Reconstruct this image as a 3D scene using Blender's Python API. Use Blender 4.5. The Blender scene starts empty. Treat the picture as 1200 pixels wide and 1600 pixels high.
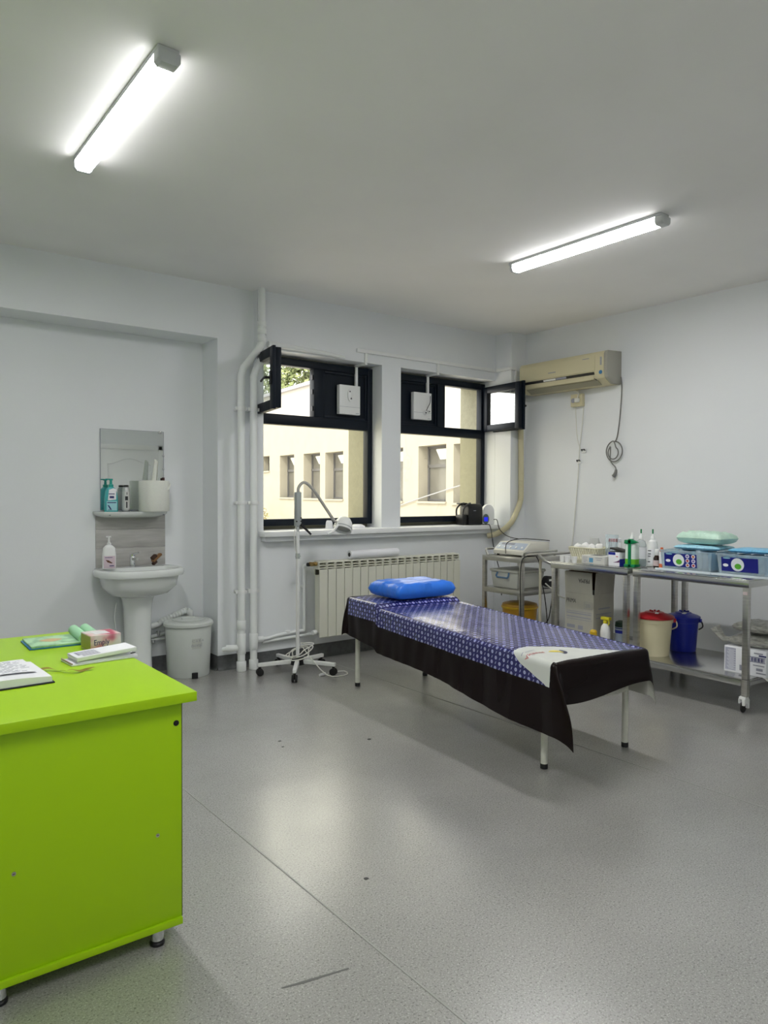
import bpy, bmesh, math, random
from mathutils import Vector, Matrix, noise
random.seed(7)
PI = math.pi
sc = bpy.context.scene
COL = sc.collection

# ------------------------------------------------------------------ camera
FPX, YAW, PIT, ROL, HC = 1141.3, -.6515, -.0231, .0041, 1.338
_f = Vector((-math.sin(YAW)*math.cos(PIT), math.cos(YAW)*math.cos(PIT), math.sin(PIT)))
_rt = Vector((math.cos(YAW), math.sin(YAW), 0)); _up = _rt.cross(_f)
_r = _rt*math.cos(ROL) + _up*math.sin(ROL); _u = _r.cross(_f)
cd = bpy.data.cameras.new('camera'); cam = bpy.data.objects.new('camera', cd); COL.objects.link(cam)
cd.sensor_fit = 'AUTO'; cd.sensor_width = 36; cd.lens = FPX*36/1600; cd.clip_start = .05; cd.clip_end = 300
cam.matrix_world = Matrix(((_r.x,_u.x,-_f.x,0),(_r.y,_u.y,-_f.y,0),(_r.z,_u.z,-_f.z,HC),(0,0,0,1)))
sc.camera = cam

# ------------------------------------------------------------------ world, sun, exposure
LAMP = 153.0
sc.cycles.diffuse_bounces = 8; sc.cycles.max_bounces = 16; sc.cycles.transparent_max_bounces = 16
w = bpy.data.worlds.new('sky'); sc.world = w; w.use_nodes = True
bg = w.node_tree.nodes['Background']; bg.inputs[0].default_value = (.97,.98,.96,1); bg.inputs[1].default_value = 4.6
sd = bpy.data.lights.new('sun', 'SUN'); sd.energy = 3.6; sd.angle = .02; sd.color = (1,.95,.88)
sun = bpy.data.objects.new('sun', sd); COL.objects.link(sun)
sun.rotation_euler = Vector((.62,.28,-.74)).to_track_quat('-Z','Y').to_euler()
sc.view_settings.view_transform = 'Standard'; sc.view_settings.look = 'None'
sc.view_settings.exposure = 0.0; sc.view_settings.gamma = 1.0; sc.view_settings.use_curve_mapping = False

# ------------------------------------------------------------------ materials
MATS = {}
def mat(name, col, rough=.5, metal=0, spec=.5, noise_amt=0, noise_scale=8, bump=0, bump_scale=60, trans=0, ior=1.45, alpha=1, emit=None, emit_s=0, coat=0, col2=None, stretch=None):
    if name in MATS: return MATS[name]
    m = bpy.data.materials.new(name); m.use_nodes = True
    nt = m.node_tree; b = nt.nodes['Principled BSDF']
    c = (*col, 1)
    b.inputs['Base Color'].default_value = c
    b.inputs['Roughness'].default_value = rough; b.inputs['Metallic'].default_value = metal
    b.inputs['Specular IOR Level'].default_value = spec; b.inputs['IOR'].default_value = ior
    b.inputs['Transmission Weight'].default_value = trans; b.inputs['Alpha'].default_value = alpha
    b.inputs['Coat Weight'].default_value = coat
    if emit: b.inputs['Emission Color'].default_value = (*emit,1); b.inputs['Emission Strength'].default_value = emit_s
    if noise_amt or bump or col2:
        tc = nt.nodes.new('ShaderNodeTexCoord'); src = tc.outputs['Object']
        if stretch:
            mp = nt.nodes.new('ShaderNodeMapping'); mp.inputs['Scale'].default_value = stretch
            nt.links.new(src, mp.inputs[0]); src = mp.outputs[0]
        if noise_amt or col2:
            n = nt.nodes.new('ShaderNodeTexNoise'); n.inputs['Scale'].default_value = noise_scale; n.inputs['Detail'].default_value = 4
            nt.links.new(src, n.inputs['Vector'])
            r = nt.nodes.new('ShaderNodeValToRGB'); r.color_ramp.elements[0].position = .3; r.color_ramp.elements[1].position = .7
            a = col2 if col2 else tuple(x*(1-noise_amt) for x in col); bb = col if col2 else tuple(min(1,x*(1+noise_amt)) for x in col)
            r.color_ramp.elements[0].color = (*a,1); r.color_ramp.elements[1].color = (*bb,1)
            nt.links.new(n.outputs[0], r.inputs[0]); nt.links.new(r.outputs[0], b.inputs['Base Color'])
        if bump:
            n2 = nt.nodes.new('ShaderNodeTexNoise'); n2.inputs['Scale'].default_value = bump_scale; n2.inputs['Detail'].default_value = 3
            nt.links.new(src, n2.inputs['Vector'])
            bp = nt.nodes.new('ShaderNodeBump'); bp.inputs['Strength'].default_value = bump; bp.inputs['Distance'].default_value = .01
            nt.links.new(n2.outputs[0], bp.inputs['Height']); nt.links.new(bp.outputs[0], b.inputs['Normal'])
    MATS[name] = m; return m

M_wall = mat('wall_paint', (.755,.775,.79), .55, noise_amt=.015, noise_scale=1.5, bump=.05, bump_scale=25)
M_ceil = mat('ceiling_paint', (.83,.82,.81), .7, noise_amt=.03, noise_scale=1.2, bump=.06, bump_scale=6)
M_base = mat('baseboard_vinyl', (.10,.105,.105), .45, noise_amt=.2, noise_scale=30)
M_ext = mat('ochre_render', (.29,.282,.205), .9, noise_amt=.08, noise_scale=40, bump=.3, bump_scale=150)
M_navy = mat('navy_frame', (.004,.008,.015), .45, spec=.25)
M_black = mat('black_plastic', (.008,.008,.009), .4)
def glass_material(name, refl, tint=(1,1,1)):
    m = bpy.data.materials.new(name); m.use_nodes = True; nt = m.node_tree; nt.nodes.remove(nt.nodes['Principled BSDF'])
    a = nt.nodes.new('ShaderNodeBsdfTransparent'); a.inputs[0].default_value = (*tint,1)
    g = nt.nodes.new('ShaderNodeBsdfGlossy'); g.inputs['Roughness'].default_value = .0
    x = nt.nodes.new('ShaderNodeMixShader'); x.inputs[0].default_value = refl
    nt.links.new(a.outputs[0], x.inputs[1]); nt.links.new(g.outputs[0], x.inputs[2]); nt.links.new(x.outputs[0], nt.nodes['Material Output'].inputs[0])
    return m
M_glass = glass_material('window_glass', .05, (.96,.945,.87))
M_sashglass = glass_material('coated_sash_glass', .33, (.93,.96,.95))
M_pipe = mat('white_pipe', (.78,.80,.79), .35)
M_white = mat('white_plastic', (.78,.79,.78), .4)
M_sill = mat('sill_white', (.82,.83,.83), .3)
M_rad = mat('radiator_enamel', (.66,.66,.56), .35)
M_raddark = mat('radiator_inside', (.30,.29,.23), .6)
M_brass = mat('brass', (.45,.30,.10), .35, metal=1)
M_steel = mat('stainless_steel', (.52,.51,.48), .28, metal=1, noise_amt=.12, noise_scale=6, stretch=(1,1,12))
M_steeltop = mat('stainless_sheet', (.58,.58,.57), .22, metal=1)
M_chrome = mat('chrome', (.75,.76,.77), .12, metal=1)
M_cer = mat('ceramic', (.72,.75,.73), .18, coat=.3)
M_lime = mat('lime_laminate', (.37,.62,.006), .35, spec=.3, noise_amt=.01, noise_scale=3)
M_dark = mat('dark_edge', (.015,.015,.012), .5)
M_cream = mat('cream_plastic', (.60,.55,.36), .4)
M_bincream = mat('bin_cream', (.72,.66,.44), .4)
M_red = mat('red_lid', (.36,.012,.018), .35)
M_blue = mat('blue_plastic', (.006,.015,.28), .35)
M_yellow = mat('yellow_plastic', (.65,.42,.02), .4)
M_lemon = mat('lemon_plastic', (.75,.66,.03), .4)
M_card = mat('carton_board', (.44,.43,.37), .75, noise_amt=.05, noise_scale=10)
M_cardin = mat('carton_inside', (.20,.10,.05), .8)
M_paper = mat('paper', (.80,.81,.84), .7)
M_ink = mat('ink', (.03,.03,.035), .7)
M_greyink = mat('grey_ink', (.30,.31,.36), .7)
M_navyink = mat('navy_ink', (.02,.025,.14), .5)
M_redink = mat('red_ink', (.45,.05,.06), .6)
M_clear = mat('clear_plastic', (.82,.91,.95), .12, trans=.75, ior=1.12)
M_rubber = mat('black_rubber', (.01,.01,.01), .6)
M_cord_b = mat('black_cord', (.012,.012,.012), .5)
M_cord_w = mat('white_cord', (.68,.68,.62), .5)
M_cord_g = mat('grey_cord', (.18,.18,.17), .5)
M_vinyl_b = mat('brown_vinyl', (.012,.008,.008), .3)
M_enamel = mat('white_enamel', (.62,.62,.54), .4, noise_amt=.06, noise_scale=30)

def floor_material():
    m = bpy.data.materials.new('speckled_vinyl'); m.use_nodes = True; nt = m.node_tree; b = nt.nodes['Principled BSDF']; L = nt.links
    tc = nt.nodes.new('ShaderNodeTexCoord')
    def N(scale, detail=2, rough=.5):
        n = nt.nodes.new('ShaderNodeTexNoise'); n.inputs['Scale'].default_value = scale; n.inputs['Detail'].default_value = detail; n.inputs['Roughness'].default_value = rough
        L.new(tc.outputs['Object'], n.inputs['Vector']); return n.outputs[0]
    def R(src, p0, c0, p1, c1):
        r = nt.nodes.new('ShaderNodeValToRGB'); e = r.color_ramp.elements
        e[0].position = p0; e[0].color = (*c0,1); e[1].position = p1; e[1].color = (*c1,1); L.new(src, r.inputs[0]); return r.outputs[0]
    def MX(mode, f, a, c):
        x = nt.nodes.new('ShaderNodeMix'); x.data_type = 'RGBA'; x.blend_type = mode
        if isinstance(f, float): x.inputs[0].default_value = f
        else: L.new(f, x.inputs[0])
        L.new(a, x.inputs[6]); L.new(c, x.inputs[7]); return x.outputs[2]
    base = R(N(2.2, 4), .3, (.275,.270,.255), .7, (.320,.314,.296))
    light = R(N(190, 2, .6), .56, (0,0,0), .66, (.17,.17,.165))
    dark = R(N(150, 2, .6), .33, (.45,.45,.45), .45, (1,1,1))
    c = MX('ADD', 1.0, base, light); c = MX('MULTIPLY', 1.0, c, dark)
    L.new(c, b.inputs['Base Color'])
    rr = R(N(3.2, 6, .65), .35, (.30,.30,.30), .68, (.44,.44,.44))
    L.new(rr, b.inputs['Roughness'])
    b.inputs['Specular IOR Level'].default_value = .7
    b.inputs['Coat Weight'].default_value = 1.0; b.inputs['Coat IOR'].default_value = 1.65; b.inputs['Coat Roughness'].default_value = .24
    bp = nt.nodes.new('ShaderNodeBump'); bp.inputs['Strength'].default_value = .12; bp.inputs['Distance'].default_value = .004
    L.new(N(120, 2), bp.inputs['Height']); L.new(bp.outputs[0], b.inputs['Normal'])
    return m
M_floor = floor_material()

# ------------------------------------------------------------------ mesh helpers
class MB:
    def __init__(s): s.v = []; s.f = []
    def add(s, vs, fs):
        o = len(s.v); s.v += [Vector(p) for p in vs]; s.f += [tuple(i+o for i in q) for q in fs]; return s
    def box(s, x0, x1, y0, y1, z0, z1, M=None):
        vs = [Vector(p) for p in ((x0,y0,z0),(x1,y0,z0),(x1,y1,z0),(x0,y1,z0),(x0,y0,z1),(x1,y0,z1),(x1,y1,z1),(x0,y1,z1))]
        if M: vs = [M @ p for p in vs]
        return s.add(vs, ((3,2,1,0),(4,5,6,7),(0,1,5,4),(1,2,6,5),(2,3,7,6),(3,0,4,7)))
    def prism(s, poly, axis, a0, a1):
        n = len(poly)
        def P(q, a): return {'x':(a,q[0],q[1]), 'y':(q[0],a,q[1]), 'z':(q[0],q[1],a)}[axis]
        vs = [P(q,a0) for q in poly] + [P(q,a1) for q in poly]
        fs = [tuple(range(n-1,-1,-1)), tuple(range(n,2*n))] + [(i,(i+1)%n,n+(i+1)%n,n+i) for i in range(n)]
        return s.add(vs, fs)
    def loft(s, loops, cap0=True, cap1=True):
        n = len(loops[0]); vs = [p for l in loops for p in l]; fs = []
        for k in range(len(loops)-1):
            for i in range(n):
                j = (i+1) % n; fs.append((k*n+i, k*n+j, (k+1)*n+j, (k+1)*n+i))
        if cap0: fs.append(tuple(range(n-1,-1,-1)))
        if cap1: fs.append(tuple((len(loops)-1)*n+i for i in range(n)))
        return s.add(vs, fs)
    def lathe(s, prof, c=(0,0,0), n=20, cap0=True, cap1=True, M=None, sx=1, sy=1):
        c = Vector(c); loops = []
        for r, z in prof:
            l = [Vector((r*sx*math.cos(2*PI*i/n), r*sy*math.sin(2*PI*i/n), z)) for i in range(n)]
            if M: l = [M @ p for p in l]
            loops.append([p + c for p in l])
        return s.loft(loops, cap0, cap1)
    def tube(s, pts, r, n=10, caps=True, sub=0):
        pts = [Vector(p) for p in pts]
        if sub:
            q = []
            for i in range(len(pts)-1):
                p0 = pts[max(i-1,0)]; p1 = pts[i]; p2 = pts[i+1]; p3 = pts[min(i+2,len(pts)-1)]
                for k in range(sub):
                    t = k/sub
                    q.append(.5*((2*p1)+(p2-p0)*t+(2*p0-5*p1+4*p2-p3)*t*t+(3*p1-p0-3*p2+p3)*t**3))
            q.append(pts[-1]); pts = q
        rs = r if isinstance(r, (list,tuple)) else [r]*len(pts)
        if len(rs) != len(pts): rs = [rs[0]+(rs[-1]-rs[0])*i/(len(pts)-1) for i in range(len(pts))]
        loops = []; nrm = None
        for i, p in enumerate(pts):
            if i == 0: t = pts[1]-p
            elif i == len(pts)-1: t = p-pts[i-1]
            else: t = (pts[i+1]-p).normalized() + (p-pts[i-1]).normalized()
            if t.length < 1e-9: t = Vector((0,0,1))
            t.normalize()
            if nrm is None:
                nrm = t.cross(Vector((0,0,1)) if abs(t.z) < .9 else Vector((1,0,0))).normalized()
            else:
                nrm = (nrm - t*nrm.dot(t)); nrm.normalize()
            bn = t.cross(nrm)
            k = 1.0
            if 0 < i < len(pts)-1:
                a = (pts[i+1]-p).normalized().dot((p-pts[i-1]).normalized()); k = 1/max(.6, math.sqrt(max(0,(1+a)/2)))
            loops.append([p + (nrm*math.cos(2*PI*j/n)+bn*math.sin(2*PI*j/n))*rs[i]*k for j in range(n)])
        return s.loft(loops, caps, caps)
    def cyl(s, p0, p1, r, r1=None, n=16): return s.tube([p0,p1], [r, r if r1 is None else r1], n)
    def grid(s, fn, nu, nv):
        vs = [fn(i/nu, j/nv) for i in range(nu+1) for j in range(nv+1)]
        fs = [(i*(nv+1)+j, (i+1)*(nv+1)+j, (i+1)*(nv+1)+j+1, i*(nv+1)+j+1) for i in range(nu) for j in range(nv)]
        return s.add(vs, fs)
    def mesh(s, name, bevel=0, seg=2, smooth=35, fix=True):
        me = bpy.data.meshes.new(name)
        me.from_pydata([tuple(p) for p in s.v], [], s.f)
        if bevel or fix:
            bm = bmesh.new(); bm.from_mesh(me)
            if fix: bmesh.ops.recalc_face_normals(bm, faces=bm.faces)
            if bevel:
                es = [e for e in bm.edges if len(e.link_faces) == 2 and e.calc_face_angle(0) > .6]
                bmesh.ops.bevel(bm, geom=es, offset=bevel, segments=seg, affect='EDGES', profile=.5, clamp_overlap=True)
            bm.to_mesh(me); bm.free()
        if smooth:
            me.polygons.foreach_set('use_smooth', [True]*len(me.polygons)); me.set_sharp_from_angle(angle=math.radians(smooth))
        me.update(); return me
    def build(s, name, m, parent=None, **k):
        me = s.mesh(name, **k); me.materials.append(m)
        return link(name, me, parent)
def link(name, me, parent=None):
    o = bpy.data.objects.new(name, me); COL.objects.link(o)
    if parent: o.parent = parent
    return o
def tag(o, label=None, cat=None, group=None, kind=None):
    if label: o['label'] = label
    if cat: o['category'] = cat
    if group: o['group'] = group
    if kind: o['kind'] = kind
    return o
def thing(name, label, cat, loc=(0,0,0), rz=0, group=None):
    o = bpy.data.objects.new(name, None); COL.objects.link(o); o.empty_display_size = .05
    o.location = loc; o.rotation_euler = (0,0,rz)
    return tag(o, label, cat, group)
def struct(o): o['kind'] = 'structure'; return o
def root(name):
    o = bpy.data.objects.new(name, None); COL.objects.link(o); return struct(o)
def text(name, body, size, m, parent, M, align='LEFT', extrude=.0004, warp=None, sx=1):
    cu = bpy.data.curves.new(name, 'FONT'); cu.body = body; cu.size = size; cu.extrude = extrude; cu.align_x = align; cu.resolution_u = 2
    t = bpy.data.objects.new(name+'_src', cu)
    me = bpy.data.meshes.new_from_object(t); bpy.data.objects.remove(t); bpy.data.curves.remove(cu)
    me.name = name
    for v in me.vertices:
        c = v.co.copy(); c.x *= sx
        v.co = warp(c) if warp else M @ c
    me.materials.clear(); me.materials.append(m)
    return link(name, me, parent)
# text frames: right vector, up vector, origin
def frame(o, r, u):
    r = Vector(r).normalized(); u = Vector(u).normalized(); n = r.cross(u)
    return Matrix(((r.x,u.x,n.x,o[0]),(r.y,u.y,n.y,o[1]),(r.z,u.z,n.z,o[2]),(0,0,0,1)))
WEST = ((0,-1,0),(0,0,1))      # lettering on a face that looks to -x
SOUTH = ((1,0,0),(0,0,1))      # lettering on a face that looks to -y

# ------------------------------------------------------------------ room dimensions
H = 2.914; WW = 5.088; WL = 5.15; WA = 5.424; XR = 5.4606; XA = 2.3465; ZA = 2.513; XC = 5.254; YC = 4.877
XRET = 2.647; HB = .112; X0 = -1.3; Y0 = -.6; YO = 5.54

# floor
fl = MB().box(X0-.2, XR+.2, Y0-.2, WA+.2, -.15, 0).build('floor', M_floor, smooth=0); struct(fl)
M_seam = mat('weld_seam', (.32,.32,.30), .5)
for x, y0, y1 in ((1.275,Y0,WA-.02),(3.19,Y0,WW-.02)):
    MB().box(x-.003, x+.003, y0, y1, .0002, .0012).build('weld_seam', M_seam, fl, smooth=0)
M_scuff = mat('scuff', (.045,.045,.045), .6)
for x, y, l, a in ((1.481,2.037,.017,.3),(1.941,3.471,.018,1.2),(1.91,3.381,.014,.4),(2.35,3.206,.020,.1)):
    q = MB(); n = 9
    q.prism([(x+(l*.5*(1+.35*random.random()))*math.cos(2*PI*i/n), y+l*.4*(1+.5*random.random())*math.sin(2*PI*i/n)) for i in range(n)], 'z', .0002, .0009)
    q.build('scuff_mark', M_scuff, fl, smooth=0)
MB().prism([(.965,1.714),(1.02,1.697),(1.159,1.672),(1.159,1.678),(1.03,1.706),(.967,1.719)], 'z', .0002, .0006).build('scuff_mark', mat('faint_scuff', (.13,.13,.125), .5), fl, smooth=0)

# ceiling, walls
struct(MB().box(X0-.2, XR+.2, Y0-.2, YO, H, H+.35).build('ceiling', M_ceil, smooth=0))
q = MB()
q.box(X0-.2, XA, WA, YO, 0, H)                       # alcove back
q.box(X0-.2, XA, WL, WA, ZA, H)                      # beam over the alcove
q.box(XA, XRET, WL, YO, 0, H)
struct(q.build('wall_left', M_wall, smooth=0))
# window wall, with its two openings
W1 = (2.70, 3.852); W2 = (4.062, XC); ZS = 1.055; ZL = 2.47; YF = 5.24
def win_wall(y0, y1, grow):
    q = MB()
    q.box(XRET, XR, y0, y1, 0, ZS); q.box(XRET, XR, y0, y1, ZL, H)
    q.box(XRET, W1[0], y0, y1, ZS, ZL); q.box(W1[1], W2[0], y0, y1, ZS, ZL); q.box(W2[1], XR, y0, y1, ZS, ZL)
    return q
struct(win_wall(WW, 5.30, 0).build('wall_window', M_wall, smooth=0))
q = MB(); y0, y1 = 5.30, YO
q.box(XRET-.1, XR+.25, y0, y1, -.6, 1.10); q.box(XRET-.1, XR+.25, y0, y1, 2.44, H+.35)
q.box(XRET-.1, 2.72, y0, y1, 1.10, 2.44); q.box(3.812, 4.12, y0, y1, 1.10, 2.44); q.box(5.212, XR+.25, y0, y1, 1.10, 2.44)
struct(q.build('wall_exterior', M_ext, smooth=0))
struct(MB().box(XC, XR, YC, WW, 0, H).build('wall_column', M_wall, bevel=.004, smooth=0))
struct(MB().box(XR, XR+.2, Y0-.2, YO, 0, H).build('wall_right', M_wall, smooth=0))
struct(MB().box(X0-.2, XR+.2, Y0-.2, Y0, 0, H).build('wall_back', M_wall, smooth=0))
struct(MB().box(X0-.2, X0, Y0, WA, 0, H).build('wall_side', M_wall, smooth=0))
# coved baseboards
def baseboard(name, p0, p1, nrm, h=HB):
    p0 = Vector((*p0,0)); p1 = Vector((*p1,0)); n = Vector((*nrm,0)); t = .004
    prof = [(0,0),(.028,0),(.012,.006),(t,.028),(t,h),(0,h)]
    q = MB(); q.loft([[p + n*a + Vector((0,0,z)) for a,z in prof] for p in (p0,p1)])
    return struct(q.build(name, M_base, smooth=50))
baseboard('baseboard_alcove', (X0,WA), (XA,WA), (0,-1)); baseboard('baseboard_reveal', (XA,WA), (XA,WL), (-1,0))
baseboard('baseboard_left', (XA,WL), (XRET,WL), (0,-1)); baseboard('baseboard_window', (XRET,WW), (XC,WW), (0,-1))
baseboard('baseboard_column', (XC,WW), (XC,YC), (-1,0)); baseboard('baseboard_corner', (XC,YC), (XR,YC), (0,-1))
baseboard('baseboard_right', (XR,YC), (XR,Y0), (-1,0)); baseboard('baseboard_back', (X0,Y0), (XR,Y0), (0,1))

# door in the back wall, seen in the mirror
d = root('door_1'); d.location = (3.28,Y0,0)
MB().box(-.07,0,0,.05,0,2.10).box(.90,.97,0,.05,0,2.10).box(-.07,.97,0,.05,2.03,2.10).build('door_frame', M_white, d, bevel=.004)
MB().box(0,.90,0,.035,.005,2.03).build('door_leaf', M_white, d, bevel=.003)
for z0, z1, arch in ((1.0,1.9,1),(.2,.85,0)):
    poly = [(.12,z0),(.78,z0)] + [(.78-.66*i/12, z1-.10+(.09*math.sin(PI*i/12)**2 if arch else .1)) for i in range(13)]
    q = MB(); loop = [Vector((x,.036,z)) for x,z in poly]; q.tube(loop+[loop[0]], .010, 6, caps=False)
    q.build('panel_moulding', M_greyink if 0 else M_white, d)
MB().cyl((.07,.035,1.02),(.07,.09,1.02),.012).box(.06,.19,.08,.095,1.01,1.03).build('door_handle', M_chrome, d)

# ------------------------------------------------------------------ windows
def fr(q, x0, x1, z0, z1, t, y0, y1):
    q.box(x0,x0+t,y0,y1,z0,z1).box(x1-t,x1,y0,y1,z0,z1).box(x0+t,x1-t,y0,y1,z0,z0+t).box(x0+t,x1-t,y0,y1,z1-t,z1)
def make_window(name, x0, x1, mull, open_left):
    wn = root(name)
    q = MB(); zb, zt_ = 1.085, 2.45; y0, y1 = 5.225, 5.295
    t = .052
    q.box(x0,x0+t,y0,y1,zb,zt_).box(x1-t,x1,y0,y1,zb,zt_).box(x0+t,x1-t,y0,y1,zb,zb+.055).box(x0+t,x1-t,y0,y1,zt_-.06,zt_)
    q.build('window_frame', M_navy, wn, bevel=.004)
    MB().box(x0+t,x1-t,y0-.003,y1,1.905,1.99).build('transom', M_navy, wn, bevel=.004)
    MB().box(mull-.047,mull+.047,y0-.003,y1,1.99,zt_-.06).build('mullion', M_navy, wn, bevel=.004)
    MB().box(x0+t,x1-t,5.258,5.264,zb+.055,1.905).build('pane', M_glass, wn, smooth=0)
    a, b = (mull+.047, x1-t) if open_left else (x0+t, mull-.047)
    pn = MB().box(a,b,5.25,5.27,1.99,zt_-.06).build('infill_panel', M_navy, wn, smooth=0)
    q = MB(); fr(q, a, b, 1.99, zt_-.06, .022, 5.236, 5.25); q.build('panel_bead', M_navy, pn, bevel=.003)
    # sash, hinged at the outer side and standing open into the room
    a, b = (x0+t, mull-.047) if open_left else (mull+.047, x1-t)
    wd = b-a+.045; z0, z1 = 1.972, 2.412
    s = 1 if open_left else -1
    Mx = Matrix.Translation((a-.02 if open_left else b+.02, 5.222, 0)) @ Matrix.Rotation(math.radians(-101 if open_left else 84), 4, 'Z')
    q = MB(); X = lambda u, v: (min(s*u,s*v), max(s*u,s*v))
    def bx(u0,u1,ya,yb,za,zb_): lo, hi = X(u0,u1); q.box(lo,hi,ya,yb,za,zb_,Mx)
    tt = .062
    for (ya, yb, m_) in ((-.045,0,0),(-.068,-.045,.010)):
        e = 0 if ya > -.05 else -.010
        bx(e,tt,ya,yb,z0+e,z1-e); bx(wd-tt,wd-e,ya,yb,z0+e,z1-e); bx(tt,wd-tt,ya,yb,z0+e,z0+tt); bx(tt,wd-tt,ya,yb,z1-tt,z1-e)
    sash = q.build('sash', M_navy, wn, bevel=.003)
    q = MB(); bx(tt-.005,wd-tt+.005,-.030,-.024,z0+tt-.005,z1-tt+.005); q.build('pane', M_sashglass, sash, smooth=0)
    q = MB(); bx(tt-.001,tt+.006,-.046,-.008,z0+tt,z1-tt); bx(wd-tt-.006,wd-tt+.001,-.046,-.008,z0+tt,z1-tt); q.build('glazing_seal', M_black, sash, smooth=0)
    q = MB(); bx(wd-.045,wd-.015,-.080,-.068,2.14,2.24)
    zc = 2.19; q.tube([Mx @ Vector((s*(wd-.03),-.07,zc)), Mx @ Vector((s*(wd-.03),-.108,zc)), Mx @ Vector((s*(wd-.055),-.114,zc)), Mx @ Vector((s*(wd-.15),-.108,zc-.012))], .009, 8)
    q.build('handle', M_black, sash, bevel=.002)
    q = MB()
    for z in (2.04,2.34): q.cyl(Mx @ Vector((-.004*s,-.06,z-.03)), Mx @ Vector((-.004*s,-.06,z+.03)), .009)
    q.build('hinge', M_black, sash)
    q = MB(); xs = mull-.05 if open_left else mull+.05
    for z in (2.06,2.20,2.32): q.box(xs-.006,xs+.006,y0+.01,y0+.03,z-.02,z+.02)
    q.build('strike_plate', M_black, wn)
    return wn
make_window('window_1', 2.712, 3.852, 3.29, True)
make_window('window_2', 4.075, XC-.002, 4.665, False)
# sill board under both windows
q = MB(); q.box(XRET+.012, XC-.003, 4.985, 5.225, 1.012, 1.054)
s_ = struct(q.build('trim_1', M_sill, bevel=.006))
struct(MB().box(XRET+.03, XC-.003, 5.02, WW, .975, 1.011).build('trim_2', M_wall, bevel=.004))

# ------------------------------------------------------------------ ceiling lamps
M_diff = mat('lamp_diffuser', (.95,.95,.95), .4, emit=(1.0,.995,.995), emit_s=LAMP)
M_diffside = mat('lamp_diffuser_flank', (.95,.95,.95), .4, emit=(1.0,.995,.995), emit_s=LAMP*.033)
M_diffslope = mat('lamp_diffuser_slope', (.95,.95,.95), .4, emit=(1.0,.995,.995), emit_s=LAMP*.13)
M_lampb = mat('lamp_body', (.55,.57,.57), .5)
def batten(x, y0, y1, label):
    t = thing('ceiling_batten_light', label, 'ceiling light', (x,(y0+y1)/2,H), 0, 'ceiling batten lights')
    L = (y1-y0)/2
    MB().box(-.040,.040,-L+.01,L-.01,-.018,-.0005).build('body', M_lampb, t, bevel=.003)
    prof = [(-.037,-.019),(.037,-.019),(.037,-.048),(.026,-.060),(-.026,-.060),(-.037,-.048)]
    df = MB().prism(prof, 'y', -L+.05, L-.0445).build('diffuser', M_diff, t, smooth=0)
    df.data.materials.append(M_diffside); df.data.materials.append(M_diffslope)          # the strip shines downwards, the flanks of the cover glow less
    for p in df.data.polygons:
        if abs(p.normal.x) > .9: p.material_index = 1
        elif abs(p.normal.x) > .3: p.material_index = 2
    pe = [(-.041,-.0185),(.041,-.0185),(.041,-.051),(.029,-.064),(-.029,-.064),(-.041,-.051)]
    MB().prism(pe, 'y', -L, -L+.05).build('end_cap', M_lampb, t, bevel=.003)
    MB().prism(pe, 'y', L-.044, L-.022).build('end_cap', M_lampb, t, bevel=.003)
    return t
batten(.975, 2.53, 3.66, 'lit white batten light on the ceiling above the green desk')
batten(3.73, 2.31, 3.47, 'lit white batten light on the ceiling above the couch')
batten(.975, -.25, .94, 'added white batten light on the ceiling, out of view near the wall with the panelled door')  # added lamp out of view, brightens the front panel of the desk

# ------------------------------------------------------------------ outside: courtyard, wing, trees
M_fac = mat('facade_render', (.34,.322,.285), .9, noise_amt=.04, noise_scale=2)
M_facg = mat('facade_glass', (.13,.127,.12), .2, noise_amt=.2, noise_scale=1.5)
M_facf = mat('facade_frame', (.10,.10,.11), .5)
M_roof = mat('roof_coping', (.30,.29,.30), .8)
M_ground = mat('courtyard_ground', (.62,.57,.48), .95, noise_amt=.15, noise_scale=1)
gr = struct(MB().box(-20, 60, YO+.05, 80, -.9, -.6).build('ground', M_ground, smooth=0))
bl = thing('cream_building', 'cream rendered building wing with deep window niches across the courtyard', 'building', (14.8,17,0), math.atan2(-.095,1))
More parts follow.
